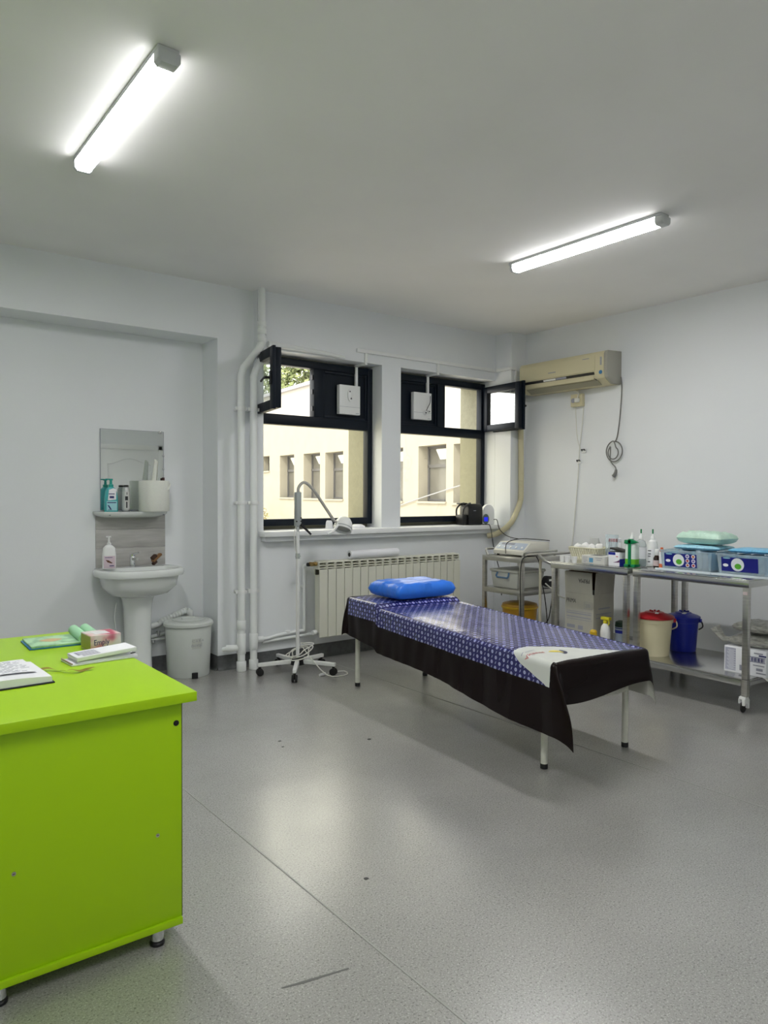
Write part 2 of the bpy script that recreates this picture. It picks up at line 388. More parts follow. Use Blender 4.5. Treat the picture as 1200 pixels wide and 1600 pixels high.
# local: +y runs along the front, the front looks to -x
niches = [(12.62,13.6,2.42,3.10),(9.98,11.46,1.22,3.05),(7.56,9.06,1.2,3.02),(5.66,7.12,1.18,2.98),(1.6,3.1,1.15,2.9),(-.74,.72,1.15,2.88),(-2.6,-1.1,1.12,2.85)]
q = MB(); TH = .38; top = 5.78
ys = [-14] + [v for n_ in sorted(niches) for v in (n_[0],n_[1])] + [40]
for i in range(0, len(ys), 2): q.box(0, TH+.02, ys[i], ys[i+1], -.6, top)
for a, b, z0, z1 in niches: q.box(0, TH+.02, a, b, -.6, z0); q.box(0, TH+.02, a, b, z1, top)
q.box(TH+.1, 3, -14, 40, -.6, top)
q.build('facade', M_fac, bl, smooth=0)
MB().box(-.12, 3.1, -14.1, 40.1, top, top+.14).build('roof_coping', M_roof, bl, smooth=0)
for a, b, z0, z1 in niches:
    wq = MB(); fr_y = (TH-.02, TH+.05)
    def yz(y0,y1,za,zb): wq.box(fr_y[0],fr_y[1],y0,y1,za,zb)
    yz(a,a+.07,z0,z1); yz(b-.07,b,z0,z1); yz(a,b,z0,z0+.07); yz(a,b,z1-.07,z1); zt_ = z0+(z1-z0)*.64
    yz(a,b,zt_-.05,zt_+.05)
    wf = wq.build('window', M_facf, bl, smooth=0)
    MB().box(TH+.03,TH+.045,a+.07,b-.07,z0+.07,z1-.07).build('pane', M_facg, wf, smooth=0)
    MB().box(-.06,TH,a-.03,b+.03,z0-.06,z0).build('ledge', M_fac, wf, smooth=0)
    if z1-z0 > 1:   # hopper sash tilted out, catching the light
        y0 = a+.15; z = z1-.42
        Mh = Matrix.Translation((TH-.03,y0,z)) @ Matrix.Rotation(math.radians(-28),4,'Y')
        MB().box(-.02,.02,0,.6,0,.34,Mh).build('hopper_sash', M_white, wf, smooth=0)
MB().tube([(-.05,-3,1.9),(-.05,0,1.35),(-.05,2.2,.9)], .018, 6, sub=4).build('cable', M_greyink, bl)

M_leaf = mat('leaves', (.10,.14,.035), .7, col2=(.30,.32,.14), noise_scale=1.5)
M_leafy = mat('dry_leaves', (.34,.30,.14), .7, col2=(.20,.20,.08), noise_scale=3)
M_bark = mat('bark', (.10,.07,.05), .9)
def tree(name, label, loc, h, r, n, m, leaf, cat='tree', group=None):
    t = thing(name, label, cat, loc, 0, group)
    MB().tube([(0,0,0),(.1,.05,h*.4),(0,.1,h*.75)], [h*.028,h*.012], 8).build('trunk' if cat == 'tree' else 'stem', M_bark, t)
    q = MB()
    for i in range(n):
        while True:
            p = Vector((random.uniform(-1,1),random.uniform(-1,1),random.uniform(-1,1)))
            if .25 < p.length < 1: break
        p *= .75+.35*noise.noise(p*2.2+Vector(loc))
        c = Vector((p.x*r, p.y*r, h*.62+p.z*h*.40)); s = leaf*random.uniform(.6,1.3)
        a = Vector((random.gauss(0,1),random.gauss(0,1),random.gauss(0,1))).normalized(); b = a.orthogonal().normalized()
        q.add([c-a*s, c+b*s*.45, c+a*s, c-b*s*.45], [(0,1,2,3)])
    f = q.build('foliage', m, t, smooth=0, fix=False); f['kind'] = 'stuff'
    return t
tree('leafy_tree', 'tall green tree behind the cream wing seen through the open left sash', (25.5,42,-.6), 13, 3.4, 5000, M_leaf, .24, group='trees behind the wing')
tree('leafy_tree', 'sunlit olive tree rising over the roof edge of the cream wing', (33,51,-.6), 14.5, 4.4, 4500, M_leafy, .22, group='trees behind the wing')
tree('leafy_tree', 'green tree furthest along the courtyard beyond the cream wing', (26.2,51,-.6), 14, 3.7, 4000, M_leaf, .26, group='trees behind the wing')
for k, (x, y, h) in enumerate(((15.35,29.6,1.5),(15.25,28.2,1.1))):
    tree('courtyard_shrub', ('taller sparse dry shrub at the foot of the cream wing','lower sparse dry shrub at the foot of the cream wing')[k], (x-.6,y,-.6), h+.6, .6, 260, M_leafy, .07, 'shrub', 'courtyard shrubs')

# ------------------------------------------------------------------ heating pipes
def collar(q, x, y, z0, z1, r): q.lathe([(r*.93,z0),(r,z0+.004),(r,z1-.004),(r*.93,z1)], (x,y,0), 18)
PX1, PX2, PY = 2.485, 2.588, 5.035; PR = .0285
def clamp(parent, x, y, z):
    q = MB(); q.lathe([(PR+.004,z-.014),(PR+.004,z+.014)], (x,y,0), 18); q.box(x-PR-.018,x-PR,y-.006,y+.006,z-.012,z+.012); q.box(x+PR,x+PR+.018,y-.006,y+.006,z-.012,z+.012)
    q.box(x-.008,x+.008,y+PR,WL-.001,z-.008,z+.008)
    q.build('clamp', M_white, parent, bevel=.002)
p1 = thing('riser_pipe', 'white riser pipe nearest the alcove, bending up to the ceiling pipe', 'pipe', (0,0,0), 0, 'heating riser pipes')
UX, UY = 2.655, 5.03
MB().tube([(PX1,PY,.001),(PX1,PY,2.235),(PX1+.02,PY,2.29),(UX-.03,UY,2.44),(UX,UY,2.50),(UX,UY,H-.001)], PR, 18).build('pipe', M_pipe, p1)
q = MB(); collar(q,PX1,PY,.001,.075,.037); q.build('floor_sleeve', M_pipe, p1)
q = MB(); collar(q,PX1,PY,.13,.285,.034); q.cyl((PX1,PY,.175),(PX1-.10,PY+.05,.175),.026); q.tube([(PX1-.06,PY+.03,.175),(PX1-.10,PY+.05,.172),(XA+.02,PY+.07,.165)], .017, 12); q.build('tee', M_pipe, p1)
q = MB(); collar(q,PX1,PY,.315,.385,.034); collar(q,UX,UY,2.50,2.535,.034); collar(q,UX,UY,2.56,2.60,.036); collar(q,UX,UY,2.62,2.66,.034); q.build('coupling', M_pipe, p1)
for z in (.60,1.275,1.985): clamp(p1,PX1,PY,z)
p2 = thing('riser_pipe', 'white riser pipe beside the left window, with a tee to the radiator', 'pipe', (0,0,0), 0, 'heating riser pipes')
MB().tube([(PX2,PY,.001),(PX2,PY,2.235),(PX2+.02,PY+.005,2.285),(2.665,5.058,2.37),(2.69,5.058,2.44),(2.69,5.058,2.46)], PR*.96, 18).build('pipe', M_pipe, p2)
q = MB(); collar(q,PX2,PY,.001,.075,.036); q.build('floor_sleeve', M_pipe, p2)
q = MB(); collar(q,PX2,PY,.155,.275,.034); q.cyl((PX2,PY,.225),(PX2+.08,PY+.005,.222),.024); q.build('tee', M_pipe, p2)
for z in (.60,1.275,1.985): clamp(p2,PX2,PY,z)
t = thing('heating_pipe', 'thin white feed pipe running low along the wall to the radiator valve', 'pipe')
MB().tube([(2.672,5.04,.222),(2.72,5.045,.222),(2.80,5.055,.232),(2.98,5.058,.243),(3.045,5.058,.243),(3.052,5.058,.25),(3.052,5.058,.74),(3.052,5.05,.765),(3.06,4.965,.80)], .014, 12).build('pipe', M_pipe, t)
q = MB(); q.box(3.034,3.07,5.045,WW-.001,.59,.605); q.cyl((2.90,5.058,.235),(2.90,5.058,.26),.02); q.box(2.893,2.907,5.058,WW-.001,.24,.252); q.build('clip', M_white, t)
t = thing('heating_pipe', 'thin white return pipe behind the lamp stand, just above the baseboard', 'pipe')
MB().tube([(2.672,5.055,.195),(2.76,5.06,.198),(3.05,5.06,.205),(3.09,5.05,.212),(3.12,4.965,.225)], .013, 12).build('pipe', M_pipe, t)
MB().box(2.88,2.9,5.06,WW-.001,.195,.207).build('clip', M_white, t)
t = thing('heating_pipe', 'short white pipe along the top of the left window', 'pipe')
MB().tube([(2.725,5.06,2.505),(3.2,5.064,2.497),(3.45,5.072,2.485)], [.022,.012], 12).build('pipe', M_pipe, t)
MB().box(2.95,2.97,5.06,WW-.001,2.49,2.505).build('clip', M_white, t)

# ------------------------------------------------------------------ radiator
rad = thing('radiator', 'long cream sectional radiator under the windows', 'radiator', (3.089,4.975,0))
def section():
    q = MB(); w_ = .080
    q.prism([(.0015,-.087),(w_-.0015,-.087),(w_-.006,-.070),(.006,-.070)], 'z', .205, .745)      # front plate
    q.box(.012,w_-.012,-.070,-.002,.24,.70)                                                        # water way
    q.box(.0015,.010,-.074,-.002,.745,.80).box(w_-.010,w_-.0015,-.074,-.002,.745,.80)                # head ribs
    for k, z in enumerate((.757,.778)): q.prism([(-.078+.006*k,z-.006),(-.02,z+.008),(-.02,z+.012),(-.078+.006*k,z-.001)], 'x', .010, w_-.010)
    q.prism([(-.074,.797),(-.002,.803),(-.002,.812),(-.070,.806)], 'x', .0015, w_-.0015)            # top louvre
    q.box(.0015,w_-.0015,-.018,-.002,.70,.80)
    return q.mesh('section', bevel=.0015, seg=1)
sm = section(); sm.materials.append(M_rad); sm.materials.append(M_raddark)
for i in range(19):
    o = link('section', sm, rad); o.location = (i*.08,0,0)
q = MB(); q.cyl((-.002,-.045,.79),(-.03,-.045,.79),.016).cyl((-.03,-.045,.79),(-.062,-.045,.79),.011).cyl((-.062,-.045,.792),(-.062,-.075,.792),.017); vv = q.build('valve', M_brass, rad)
MB().lathe([(.014,0),(.019,.006),(.019,.022),(.013,.028)], (-.075,-.045,.775), 12).build('valve_cap', M_black, vv)
MB().cyl((-.002,-.045,.245),(-.035,-.045,.245),.018).cyl((-.02,-.06,.245),(-.02,-.02,.245),.012).build('drain_plug', M_white, rad)
MB().box(.002,1.518,-.026,-.0205,.70,.796).build('louvre_shade', mat('louvre_shade_dark', (.07,.065,.045), .8), rad, smooth=0)  # dark strip that paints the shade into the gaps between the louvres
MB().box(.3,.34,-.012,WW-4.9755,.60,.64).box(1.15,1.19,-.012,WW-4.9755,.60,.64).build('wall_bracket', M_white, rad)
t = thing('paper_roll', 'white paper couch roll lying on top of the radiator', 'paper roll', (3.40,4.925,.849))
Mr = Matrix.Rotation(PI/2,4,'Y')
MB().lathe([(.017,0),(.034,0),(.035,.002),(.035,.498),(.034,.5),(.017,.5)], (0,0,0), 22, M=Mr, cap0=False, cap1=False).build('paper', M_paper, t)
MB().lathe([(.012,-.001),(.0175,-.001),(.0175,.501),(.012,.501)], (0,0,0), 16, M=Mr).build('core', M_black, t)

# ------------------------------------------------------------------ cable trunking and fan boxes on the window panels
tr = thing('cable_trunking', 'white cable trunking over the windows, turning round the corner column', 'trunking')
MB().box(3.575,XC-.001,5.066,WW-.001,2.548,2.578).build('run', M_white, tr, bevel=.002)
MB().box(XC-.020,XC-.001,YC+.001,5.0655,2.548,2.578).build('run', M_white, tr, bevel=.002)
MB().box(XC-.020,XC+.05,YC-.020,YC-.001,2.548,2.578).box(XC+.04,XC+.062,YC-.018,YC-.001,2.40,2.547).build('run', M_white, tr, bevel=.002)
def fanbox(x, zc, label, knob, dropx):
    t = thing('fan_box', label, 'fan box', (x,5.234,zc), 0, 'white boxes on the window panels')
    MB().box(-.108,.108,-.045,0,-.125,.125).build('housing', M_white, t, bevel=.004)
    MB().box(-.108,.108,-.0465,-.0455,-.062,-.060).build('seam', M_greyink, t, smooth=0)
    MB().box(.06,.095,-.0465,-.0455,-.115,-.111).build('badge', M_greyink, t, smooth=0)
    if not knob:
        q = MB(); q.prism([(.0+.028*math.cos(a),.04+(.055 if math.sin(a)>0 else .055)*math.sin(a)) for a in [2*PI*i/20 for i in range(20)]], 'y', -.056, -.0455); q.build('socket_plate', M_white, t, bevel=.003)
        q = MB(); q.cyl((-.008,-.0575,.07),(-.008,-.056,.07),.006); q.prism([(-.004,.005),(.014,.005),(.005,.022)], 'y', -.0575, -.056); q.build('socket_mark', M_ink, t)
    else:
        q = MB(); q.cyl((.02,-.0455,-.065),(.02,-.075,-.06),.018).cyl((.065,-.0455,-.05),(.065,-.07,-.045),.016); q.build('plug', M_white, t, bevel=.003)
        q = MB(); q.cyl((.012,-.078,-.063),(.012,-.0755,-.063),.007).cyl((.06,-.0725,-.048),(.06,-.0705,-.048),.007); q.tube([(.02,-.06,-.06),(.05,-.065,.0),(.085,-.05,.04),(.09,-.046,.1)], .003, 6, sub=4); q.build('pin', M_ink, t)
    # drop of trunking from the run above
    dx = dropx-x; dy = 5.066-5.234
    q = MB(); q.box(dx-.012,dx+.012,dy-.001+.003,WW-5.234-.001,2.4695-zc,2.547-zc); q.box(dx-.012,dx+.012,dy+.004,.0,2.448-zc,2.468-zc); q.box(dx-.012,dx+.012,-.022,.0,.126,2.448-zc)
    q.build('cable_drop', M_white, t, bevel=.002)
fanbox(3.585, 2.155, 'white box with an oval socket on the left window panel', False, 3.672)
fanbox(4.405, 2.165, 'white box with dangling plugs on the right window panel', True, 4.49)

# ------------------------------------------------------------------ washbasin corner
def sloop(cx, cy, a, b, z, yback, n=48, e=2.5):
    l = []
    for i in range(n):
        t_ = 2*PI*i/n; c, s = math.cos(t_), math.sin(t_)
        x = a*math.copysign(abs(c)**(2/e),c); y = b*math.copysign(abs(s)**(2/e),s)
        l.append(Vector((cx+x, min(cy+y,yback), z)))
    return l
bs = thing('washbasin', 'white ceramic pedestal washbasin in the alcove', 'washbasin', (1.78,WA,0))
yb = -.003; cy = -.19
q = MB()
L_ = lambda a,b,z,e=2.6,c=cy: sloop(0,c,a,b,z,yb,48,e)
q.loft([L_(.10,.10,.60,2.2,-.17),L_(.20,.165,.625,2.4,-.18),L_(.252,.205,.68),L_(.268,.222,.755),L_(.300,.245,.758),L_(.306,.250,.775),L_(.306,.250,.795),L_(.298,.243,.806),
        sloop(0,-.225,.262,.165,.806,-.125,48,2.3),sloop(0,-.225,.250,.155,.795,-.13,48,2.3),sloop(0,-.225,.21,.13,.71,-.13,48,2.2),sloop(0,-.225,.06,.05,.68,-.13,48,2)])
q.build('basin', M_cer, bs, smooth=60)
def ped(a,b,z): return sloop(0,-.15,a,b,z,-.04,32,2.3)
MB().loft([ped(.115,.115,.001),ped(.118,.118,.02),ped(.098,.10,.05),ped(.090,.095,.30),ped(.095,.098,.52),ped(.105,.105,.575),ped(.115,.11,.60)]).build('pedestal', M_cer, bs, smooth=50)
tp = MB().lathe([(.024,.8055),(.024,.812),(.020,.815),(.020,.88),(.017,.885)], (-.01,-.075,0), 16).cyl((-.01,-.08,.865),(-.01,-.185,.872),.012,.010).build('tap', M_chrome, bs)
MB().cyl((-.01,-.075,.885),(-.01,-.075,.898),.019).tube([(-.01,-.075,.897),(.005,-.10,.905),(.012,-.135,.915)],[.009,.006],8).build('tap_lever', M_chrome, tp)
wp = thing('waste_pipe', 'white plastic waste trap and supply pipes beside the washbasin pedestal', 'pipe', (1.78,WA,0))
MB().tube([(.085,-.06,.355),(.16,-.035,.352),(.20,-.030,.36)], .022, 14).build('trap_pipe', M_pipe, wp)
q = MB(); n_ = 22; rs = [.021+.004*(i%2) for i in range(n_)]
q.tube([(.19+.23*i/(n_-1),-.030,.358+.085*(i/(n_-1))**.8) for i in range(n_)], rs, 14); q.build('corrugated_hose', M_pipe, wp)
MB().tube([(.42,-.030,.443),(.445,-.030,.425),(.447,-.030,.38),(.447,-.028,.33)], .025, 12).build('elbow', M_pipe, wp)
MB().tube([(.10,-.04,.262),(.20,-.025,.275),(.30,-.02,.30)], .014, 10).tube([(.10,-.04,.235),(.20,-.025,.245),(.36,-.02,.25)], .011, 10).build('supply_pipe', M_pipe, wp)
MB().box(.17,.185,-.05,-.001,.30,.31).cyl((.19,-.05,.275),(.19,-.05,.315),.012).cyl((.15,-.05,.247),(.15,-.05,.225),.014).build('stop_valve', M_chrome, wp)
MB().tube([(-.115,-.05,.55),(-.13,-.045,.45),(-.12,-.045,.35),(-.125,-.04,.28)], .006, 8, sub=4).build('drain_hose', M_pipe, wp)

M_wood = mat('grey_wood_laminate', (.46,.45,.43), .45, noise_scale=5, col2=(.36,.35,.33), stretch=(1,1,9))
sp = thing('backsplash', 'grey wood-look splash panel behind the washbasin tap', 'backsplash', (1.785,WA,.807))
for k, (z0, z1) in enumerate(((.0,.135),(.137,.272),(.274,.383))):
    MB().box(-.255,.255,-.008,-.001,z0,z1).build('board', M_wood, sp, bevel=.0008)
M_mirror = mat('mirror_silver', (.80,.84,.84), .02, metal=1)
mi = thing('wall_mirror', 'frameless mirror on the alcove wall above the shelf', 'mirror', (1.797,WA,1.222))
MB().box(-.232,.232,-.010,-.0015,0,.585).build('glass', M_mirror, mi, smooth=0)
q = MB(); fr(q,-.234,.234,-.002,.587,.0025,-.0105,-.001); q.build('edge', M_greyink, mi, smooth=0)
MB().box(.19,.215,-.014,-.0106,.572,.590).box(.221,.236,-.014,-.0106,.40,.412).box(.221,.236,-.014,-.0106,.30,.312).build('clip', M_chrome, mi, bevel=.001)
sh = thing('ceramic_shelf', 'white ceramic shelf under the mirror', 'shelf', (1.775,WA,0))
def shl(a,b,z): return sloop(0,-.012,a,b,z,-.003,40,2.7)
MB().loft([shl(.20,.09,1.168),shl(.245,.120,1.180),shl(.265,.135,1.195),shl(.268,.138,1.210),shl(.262,.132,1.212),shl(.256,.126,1.206)]).build('shelf_body', M_cer, sh, smooth=60)
q = MB()
for x in (-.18,0.02,.21): q.cyl((x,-.122,1.187),(x,-.132,1.187),.005)
q.build('screw_cap', M_greyink, sh)
ZSH = 1.2075
M_teal = mat('teal_soap', (.06,.42,.44), .25, coat=.3)
M_tealcap = mat('teal_cap', (.02,.34,.28), .35)
M_tealpale = mat('pale_teal_label', (.33,.62,.68), .4)
def elo(a,b,z,n=24,e=3): return sloop(0,0,a,b,z,9,n,e)
t = thing('soap_pump_bottle', 'teal liquid soap pump bottle on the ceramic shelf', 'soap bottle', (1.618,WA-.075,ZSH), math.radians(-8))
MB().loft([elo(.045,.028,0),elo(.047,.030,.004),elo(.047,.030,.09),elo(.040,.027,.145),elo(.030,.022,.170),elo(.017,.017,.180)]).build('body', M_teal, t)
pc = MB().lathe([(.018,.180),(.018,.198),(.010,.200),(.008,.228)], (0,0,0), 14).build('pump', M_tealcap, t)
MB().box(-.014,.012,-.009,.009,.228,.240).tube([(-.01,0,.236),(-.035,-.012,.236),(-.042,-.015,.228)], .005, 8).build('pump_head', M_tealcap, pc, bevel=.002)
lb = MB().prism([(-.026,.085),(.030,.09),(.032,.165),(.012,.172),(-.018,.160)], 'y', -.0335, -.0305).build('label', M_paper, t, bevel=.0008)
MB().box(-.034,.036,-.0325,-.0304,.012,.080).build('lower_label', M_tealpale, t)
q = MB(); q.box(-.020,.020,-.0345,-.0337,.128,.134).box(-.014,.016,-.0345,-.0337,.100,.116); q.box(-.03,.03,-.0335,-.0327,.066,.072); q.prism([(-.028,.052),(-.018,.05),(.0,.020),(-.012,.022)],'y',-.0335,-.0327); q.box(-.025,.0,-.0335,-.0327,.008+.008,.019); q.build('print', M_navyink, t, smooth=0)
M_can = mat('silver_can', (.55,.56,.55), .3, metal=.7)
t = thing('spray_can', 'silver spray can with a black square mark on the ceramic shelf', 'spray can', (1.728,WA-.062,ZSH))
MB().lathe([(.026,0),(.0265,.004),(.0265,.165),(.022,.178),(.014,.184)], n=22).build('body', M_can, t)
MB().lathe([(.0268,.001),(.0268,.008)], n=22).lathe([(.0145,.184),(.020,.187),(.020,.192),(.012,.196)], n=18).build('rim', M_black, t)
MB().lathe([(.0270,.02),(.0270,.150)], n=22, cap0=False, cap1=False).build('label', mat('pale_label', (.62,.62,.60), .5), t)
q = MB()
for a0, a1, z0, z1 in ((-.5,.25,.085,.115),(-.25,.1,.03,.075),(-.12,.06,.125,.145)):
    q.grid(lambda u,v,a0=a0,a1=a1,z0=z0,z1=z1: Vector((.0274*math.sin(a0+(a1-a0)*u),-.0274*math.cos(a0+(a1-a0)*u),z0+(z1-z0)*v)), 6, 1)
q.build('print', M_ink, t)
t = thing('paper_towel_roll', 'large white centre-pull paper towel roll on the ceramic shelf', 'paper roll', (1.918,WA-.112,ZSH+.004))
M_tissue = mat('tissue', (.72,.73,.67), .85, noise_amt=.04, noise_scale=60, stretch=(1,1,6))
MB().lathe([(.02,.003),(.106,0),(.109,.004),(.109,.222),(.106,.226),(.022,.224)], n=36, cap1=False).build('roll', M_tissue, t, smooth=40)
q = MB(); q.grid(lambda u,v: Vector((.022*math.cos(5*u)*(1-.35*v)+.018*v, .018*math.sin(5*u)*(1-.6*v), .20+.175*v*(1-.06*math.cos(7*u)))), 20, 8); q.build('pulled_sheet', M_tissue, t)
MB().grid(lambda u,v: Vector(((.1095+.008*v*v)*math.cos(-.1-.75*u-.15*v),(.1095+.010*v)*math.sin(-.1-.75*u-.15*v),.224-.05*u-.02*v)), 12, 5).build('loose_end', M_tissue, t)
t = thing('nail_brush', 'dark red brush standing behind the paper towel roll', 'brush', (2.025,WA-.020,ZSH+.002))
MB().box(-.006,.006,-.008,.008,0,.255).build('handle', mat('dark_red_wood', (.05,.008,.008), .4), t, bevel=.003)
MB().box(-.016,-.006,-.007,.007,.205,.25).build('bristles', mat('dark_bristle', (.03,.008,.008), .8), t, bevel=.002)
t = thing('soap_pump_bottle', 'white pump bottle with a pink label on the washbasin rim', 'soap bottle', (1.585,WA-.135,.8065), math.radians(-12))
MB().loft([elo(.043,.027,0),elo(.046,.030,.004),elo(.046,.030,.10),elo(.040,.026,.15),elo(.026,.02,.165),elo(.014,.014,.172)]).build('body', M_white, t)
pc = MB().lathe([(.015,.172),(.015,.184),(.009,.187),(.006,.225)], n=14).build('pump', M_white, t)
MB().box(-.02,.014,-.008,.008,.224,.234).box(-.004,.004,-.03,0,.225,.233).build('pump_head', M_white, pc, bevel=.002)
MB().box(-.038,.038,-.0325,-.0300,.008,.095).build('label', mat('pink_label', (.62,.50,.56), .5), t, bevel=.0008)
MB().prism([(-.026,.068),(-.005,.064),(.022,.044),(.012,.042),(-.012,.050)],'y',-.0335,-.0327).build('hand_print', mat('brown_ink', (.12,.05,.03), .6), t, smooth=0)
MB().box(.0,.030,-.0335,-.0327,.022,.028).box(-.03,.02,-.0335,-.0327,.082,.086).build('print', M_navyink, t, smooth=0)
t = thing('scrub_brush', 'small wooden scrub brush lying on the washbasin rim', 'brush', (1.95,WA-.10,.852), math.radians(25))
Mb = Matrix.Rotation(math.radians(-32),4,'Y')
MB().box(-.05,.045,-.016,.016,.012,.030,Mb).build('wooden_back', mat('brush_wood', (.22,.11,.04), .5), t, bevel=.005)
MB().box(-.045,.0,-.014,.014,.0305,.052,Mb).box(-.058,-.02,-.012,.012,-.008,.011,Mb).build('bristles', mat('brush_bristle', (.05,.025,.015), .9), t, bevel=.002)

# pedal bin
t = thing('pedal_bin', 'light grey plastic pedal bin beside the washbasin', 'bin', (2.128,5.185,0))
M_bin = mat('grey_bin', (.56,.59,.56), .4)
q = MB(); n = 40
prof = [(.150,.001),(.153,.006),(.168,.365),(.166,.37)]
loops = []
for r, z in prof: loops.append([Vector((r*math.cos(2*PI*i/n), r*math.sin(2*PI*i/n), z)) for i in range(n)])
q.loft(loops); q.build('body', M_bin, t)
MB().lathe([(.172,.3705),(.180,.374),(.180,.392),(.170,.402),(.150,.404),(.146,.400),(.08,.412),(.0,.416)], n=40, cap1=False).build('lid', M_bin, t, smooth=30)
MB().lathe([(.12,.4095),(.122,.414),(.118,.415)], n=36, cap0=False, cap1=False).box(-.05,.05,-.012,.012,.412,.422).build('lid_ridge', M_bin, t, bevel=.002)
dirc = Vector((-.378,-.926,0)); sidev = Vector((.926,-.378,0))
pc = dirc*.154 + sidev*.045
Mq = frame((pc.x,pc.y,0), sidev, (0,0,1))
MB().box(-.022,.022,0,.042,-.012,.006,Mq).build('pedal_slot', M_black, t, bevel=.002)
def binwarp(c):
    a = math.atan2(dirc.y,dirc.x) + (c.x+.02)/.163; r = .153+.015*(c.y+.26)/.36+.0012
    return Vector((r*math.cos(a), r*math.sin(a), .26+c.y))
text('lettering', 'neval', .040, M_greyink, t, None, warp=lambda c: binwarp(Vector((c.x,c.y-.03,0))), extrude=.0003)
text('lettering', 'C A R A', .026, M_greyink, t, None, warp=lambda c: binwarp(Vector((c.x+.005,c.y+.005,0))), extrude=.0003)
MB().grid(lambda u,v: (lambda c: binwarp(c))(Vector((.005+.07*u,-.045+.075*v,0)))*1.0, 8, 2).build('badge', mat('bin_badge', (.50,.52,.48), .5), t)

# ------------------------------------------------------------------ examination lamp on a five-star base
LX, LY = 2.80, 4.735
lamp = thing('examination_lamp', 'white gooseneck examination lamp on a five-star wheeled stand', 'lamp', (LX,LY,0))
M_lampw = mat('lamp_white', (.74,.75,.73), .35)
M_lampg = mat('lamp_grey', (.36,.39,.38), .45)
for k in range(5):
    a = math.radians(163+72*k); Ma = Matrix.Rotation(a,4,'Z')
    ar = MB().add([Ma @ Vector(p) for p in ((.03,-.016,.075),(.03,.016,.075),(.30,.013,.068),(.30,-.013,.068),(.03,-.016,.105),(.03,.016,.105),(.30,.013,.094),(.30,-.013,.094))], ((3,2,1,0),(4,5,6,7),(0,1,5,4),(1,2,6,5),(2,3,7,6),(3,0,4,7))).build('base_arm', M_lampw, lamp, bevel=.003)
    c = Ma @ Vector((.285,0,0)); tn = Ma @ Vector((0,1,0))
    q = MB(); q.cyl(c+tn*-.02+Vector((0,0,.028)), c+tn*-.006+Vector((0,0,.028)), .027, n=16).cyl(c+tn*.006+Vector((0,0,.028)), c+tn*.02+Vector((0,0,.028)), .027, n=16)
    q.cyl(c+Vector((0,0,.03)), c+Vector((0,0,.072)), .010); q.cyl(c+tn*-.012+Vector((0,0,.028)), c+tn*.012+Vector((0,0,.028)), .008)
    q.build('castor', M_rubber, ar, bevel=.002)
MB().lathe([(.055,.066),(.058,.075),(.052,.112),(.03,.122)], n=20).build('hub', M_black, lamp)
MB().cyl((0,0,.11),(0,0,1.06),.0135).build('pole', M_lampw, lamp)
MB().cyl((0,0,.86),(0,0,.90),.017).cyl((-.02,0,.878),(.024,0,.878),.004).build('pole_collar', M_lampg, lamp)
MB().cyl((0,0,1.04),(0,0,1.10),.011).build('chrome_neck', M_chrome, lamp)
gp = MB().box(-.022,.022,-.022,.022,1.10,1.36).build('handle_block', M_lampg, lamp, bevel=.008)
q = MB(); [q.cyl((x,-.026,z),(x,-.0225,z),.006) for x, z in ((-.024,1.14),(.014,1.14),(.014,1.165))]; q.build('screw', M_black, gp)
MB().tube([(.01,-.02,1.115),(.03,-.03,1.10),(.085,-.05,1.04)], [.012,.008], 10).build('clamp_lever', M_black, gp)
q = MB(); pts = [(0.003,0,1.355),(.006,0,1.39),(.035,0,1.425),(.075,0,1.425),(.14,0,1.37),(.225,0,1.265),(.315,0,1.15),(.345,0,1.128)]
q.tube(pts, .0115, 12, sub=8); q.build('gooseneck', mat('grey_gooseneck', (.42,.41,.37), .4), lamp)
ax = Vector((-.42,-.25,-.87)).normalized(); hc = Vector((.395,-.01,1.065)) # rim centre
Mh = ax.to_track_quat('Z','Y').to_matrix().to_4x4(); Mh.translation = hc
hd = MB().lathe([(.02,-.105),(.045,-.098),(.064,-.07),(.073,-.03),(.074,0),(.070,.002),(.066,-.02)], (0,0,0), 28, cap0=True, cap1=False, M=None).build('lamp_head', M_lampw, lamp, smooth=50)
hd.matrix_local = Mh
MB().lathe([(.0745,-.022),(.0755,-.02),(.0755,-.016),(.0745,-.014)], n=28, cap0=False, cap1=False).build('ring', M_lampg, hd)
MB().lathe([(.0,-.018),(.066,-.018)], n=28, cap0=False, cap1=False).build('lens', mat('lamp_lens', (.35,.36,.36), .2), hd)
hh = MB().tube([(.36,-.01,1.13),(.33,-.03,1.095),(.27,-.06,1.055),(.215,-.075,1.04)], [.014,.007], 10, sub=5).build('grip', M_lampw, lamp)
cp = []
for i in range(70):
    a = i/70*2*PI*3.2; r = .085+.02*math.sin(i*.5); cp.append((.02+r*math.cos(a)+.01*math.sin(i*.9), .0+r*.8*math.sin(a), .135+.035*math.sin(a*1.03+1)+.0006*i))
cp += [(.05,-.16,.10),(.10,-.24,.02),(.17,-.29,.0055),(.27,-.27,.0055),(.30,-.18,.0055),(.22,-.16,.0055),(.12,-.19,.0055)]
q = MB(); q.tube(cp, .0042, 6, sub=2); cdw = q.build('power_cord', M_cord_w, lamp)
MB().tube([(.12,-.19,.012),(.09,-.20,.014),(.065,-.205,.013)], [.013,.009], 10).build('plug', M_white, cdw)
MB().tube([(-.016,-.01,1.12),(-.035,-.01,1.05),(-.03,-.01,.95),(-.014,-.01,.87),(-.018,-.01,.6),(-.016,-.01,.25)], .0028, 6, sub=5).build('mast_cord', M_cord_w, lamp)

# ------------------------------------------------------------------ couch
BA = math.radians(-5); BO = (2.70,2.24)
bed = thing('examination_couch', 'white tubular examination couch with a foam mattress', 'couch', (BO[0],BO[1],0), BA)
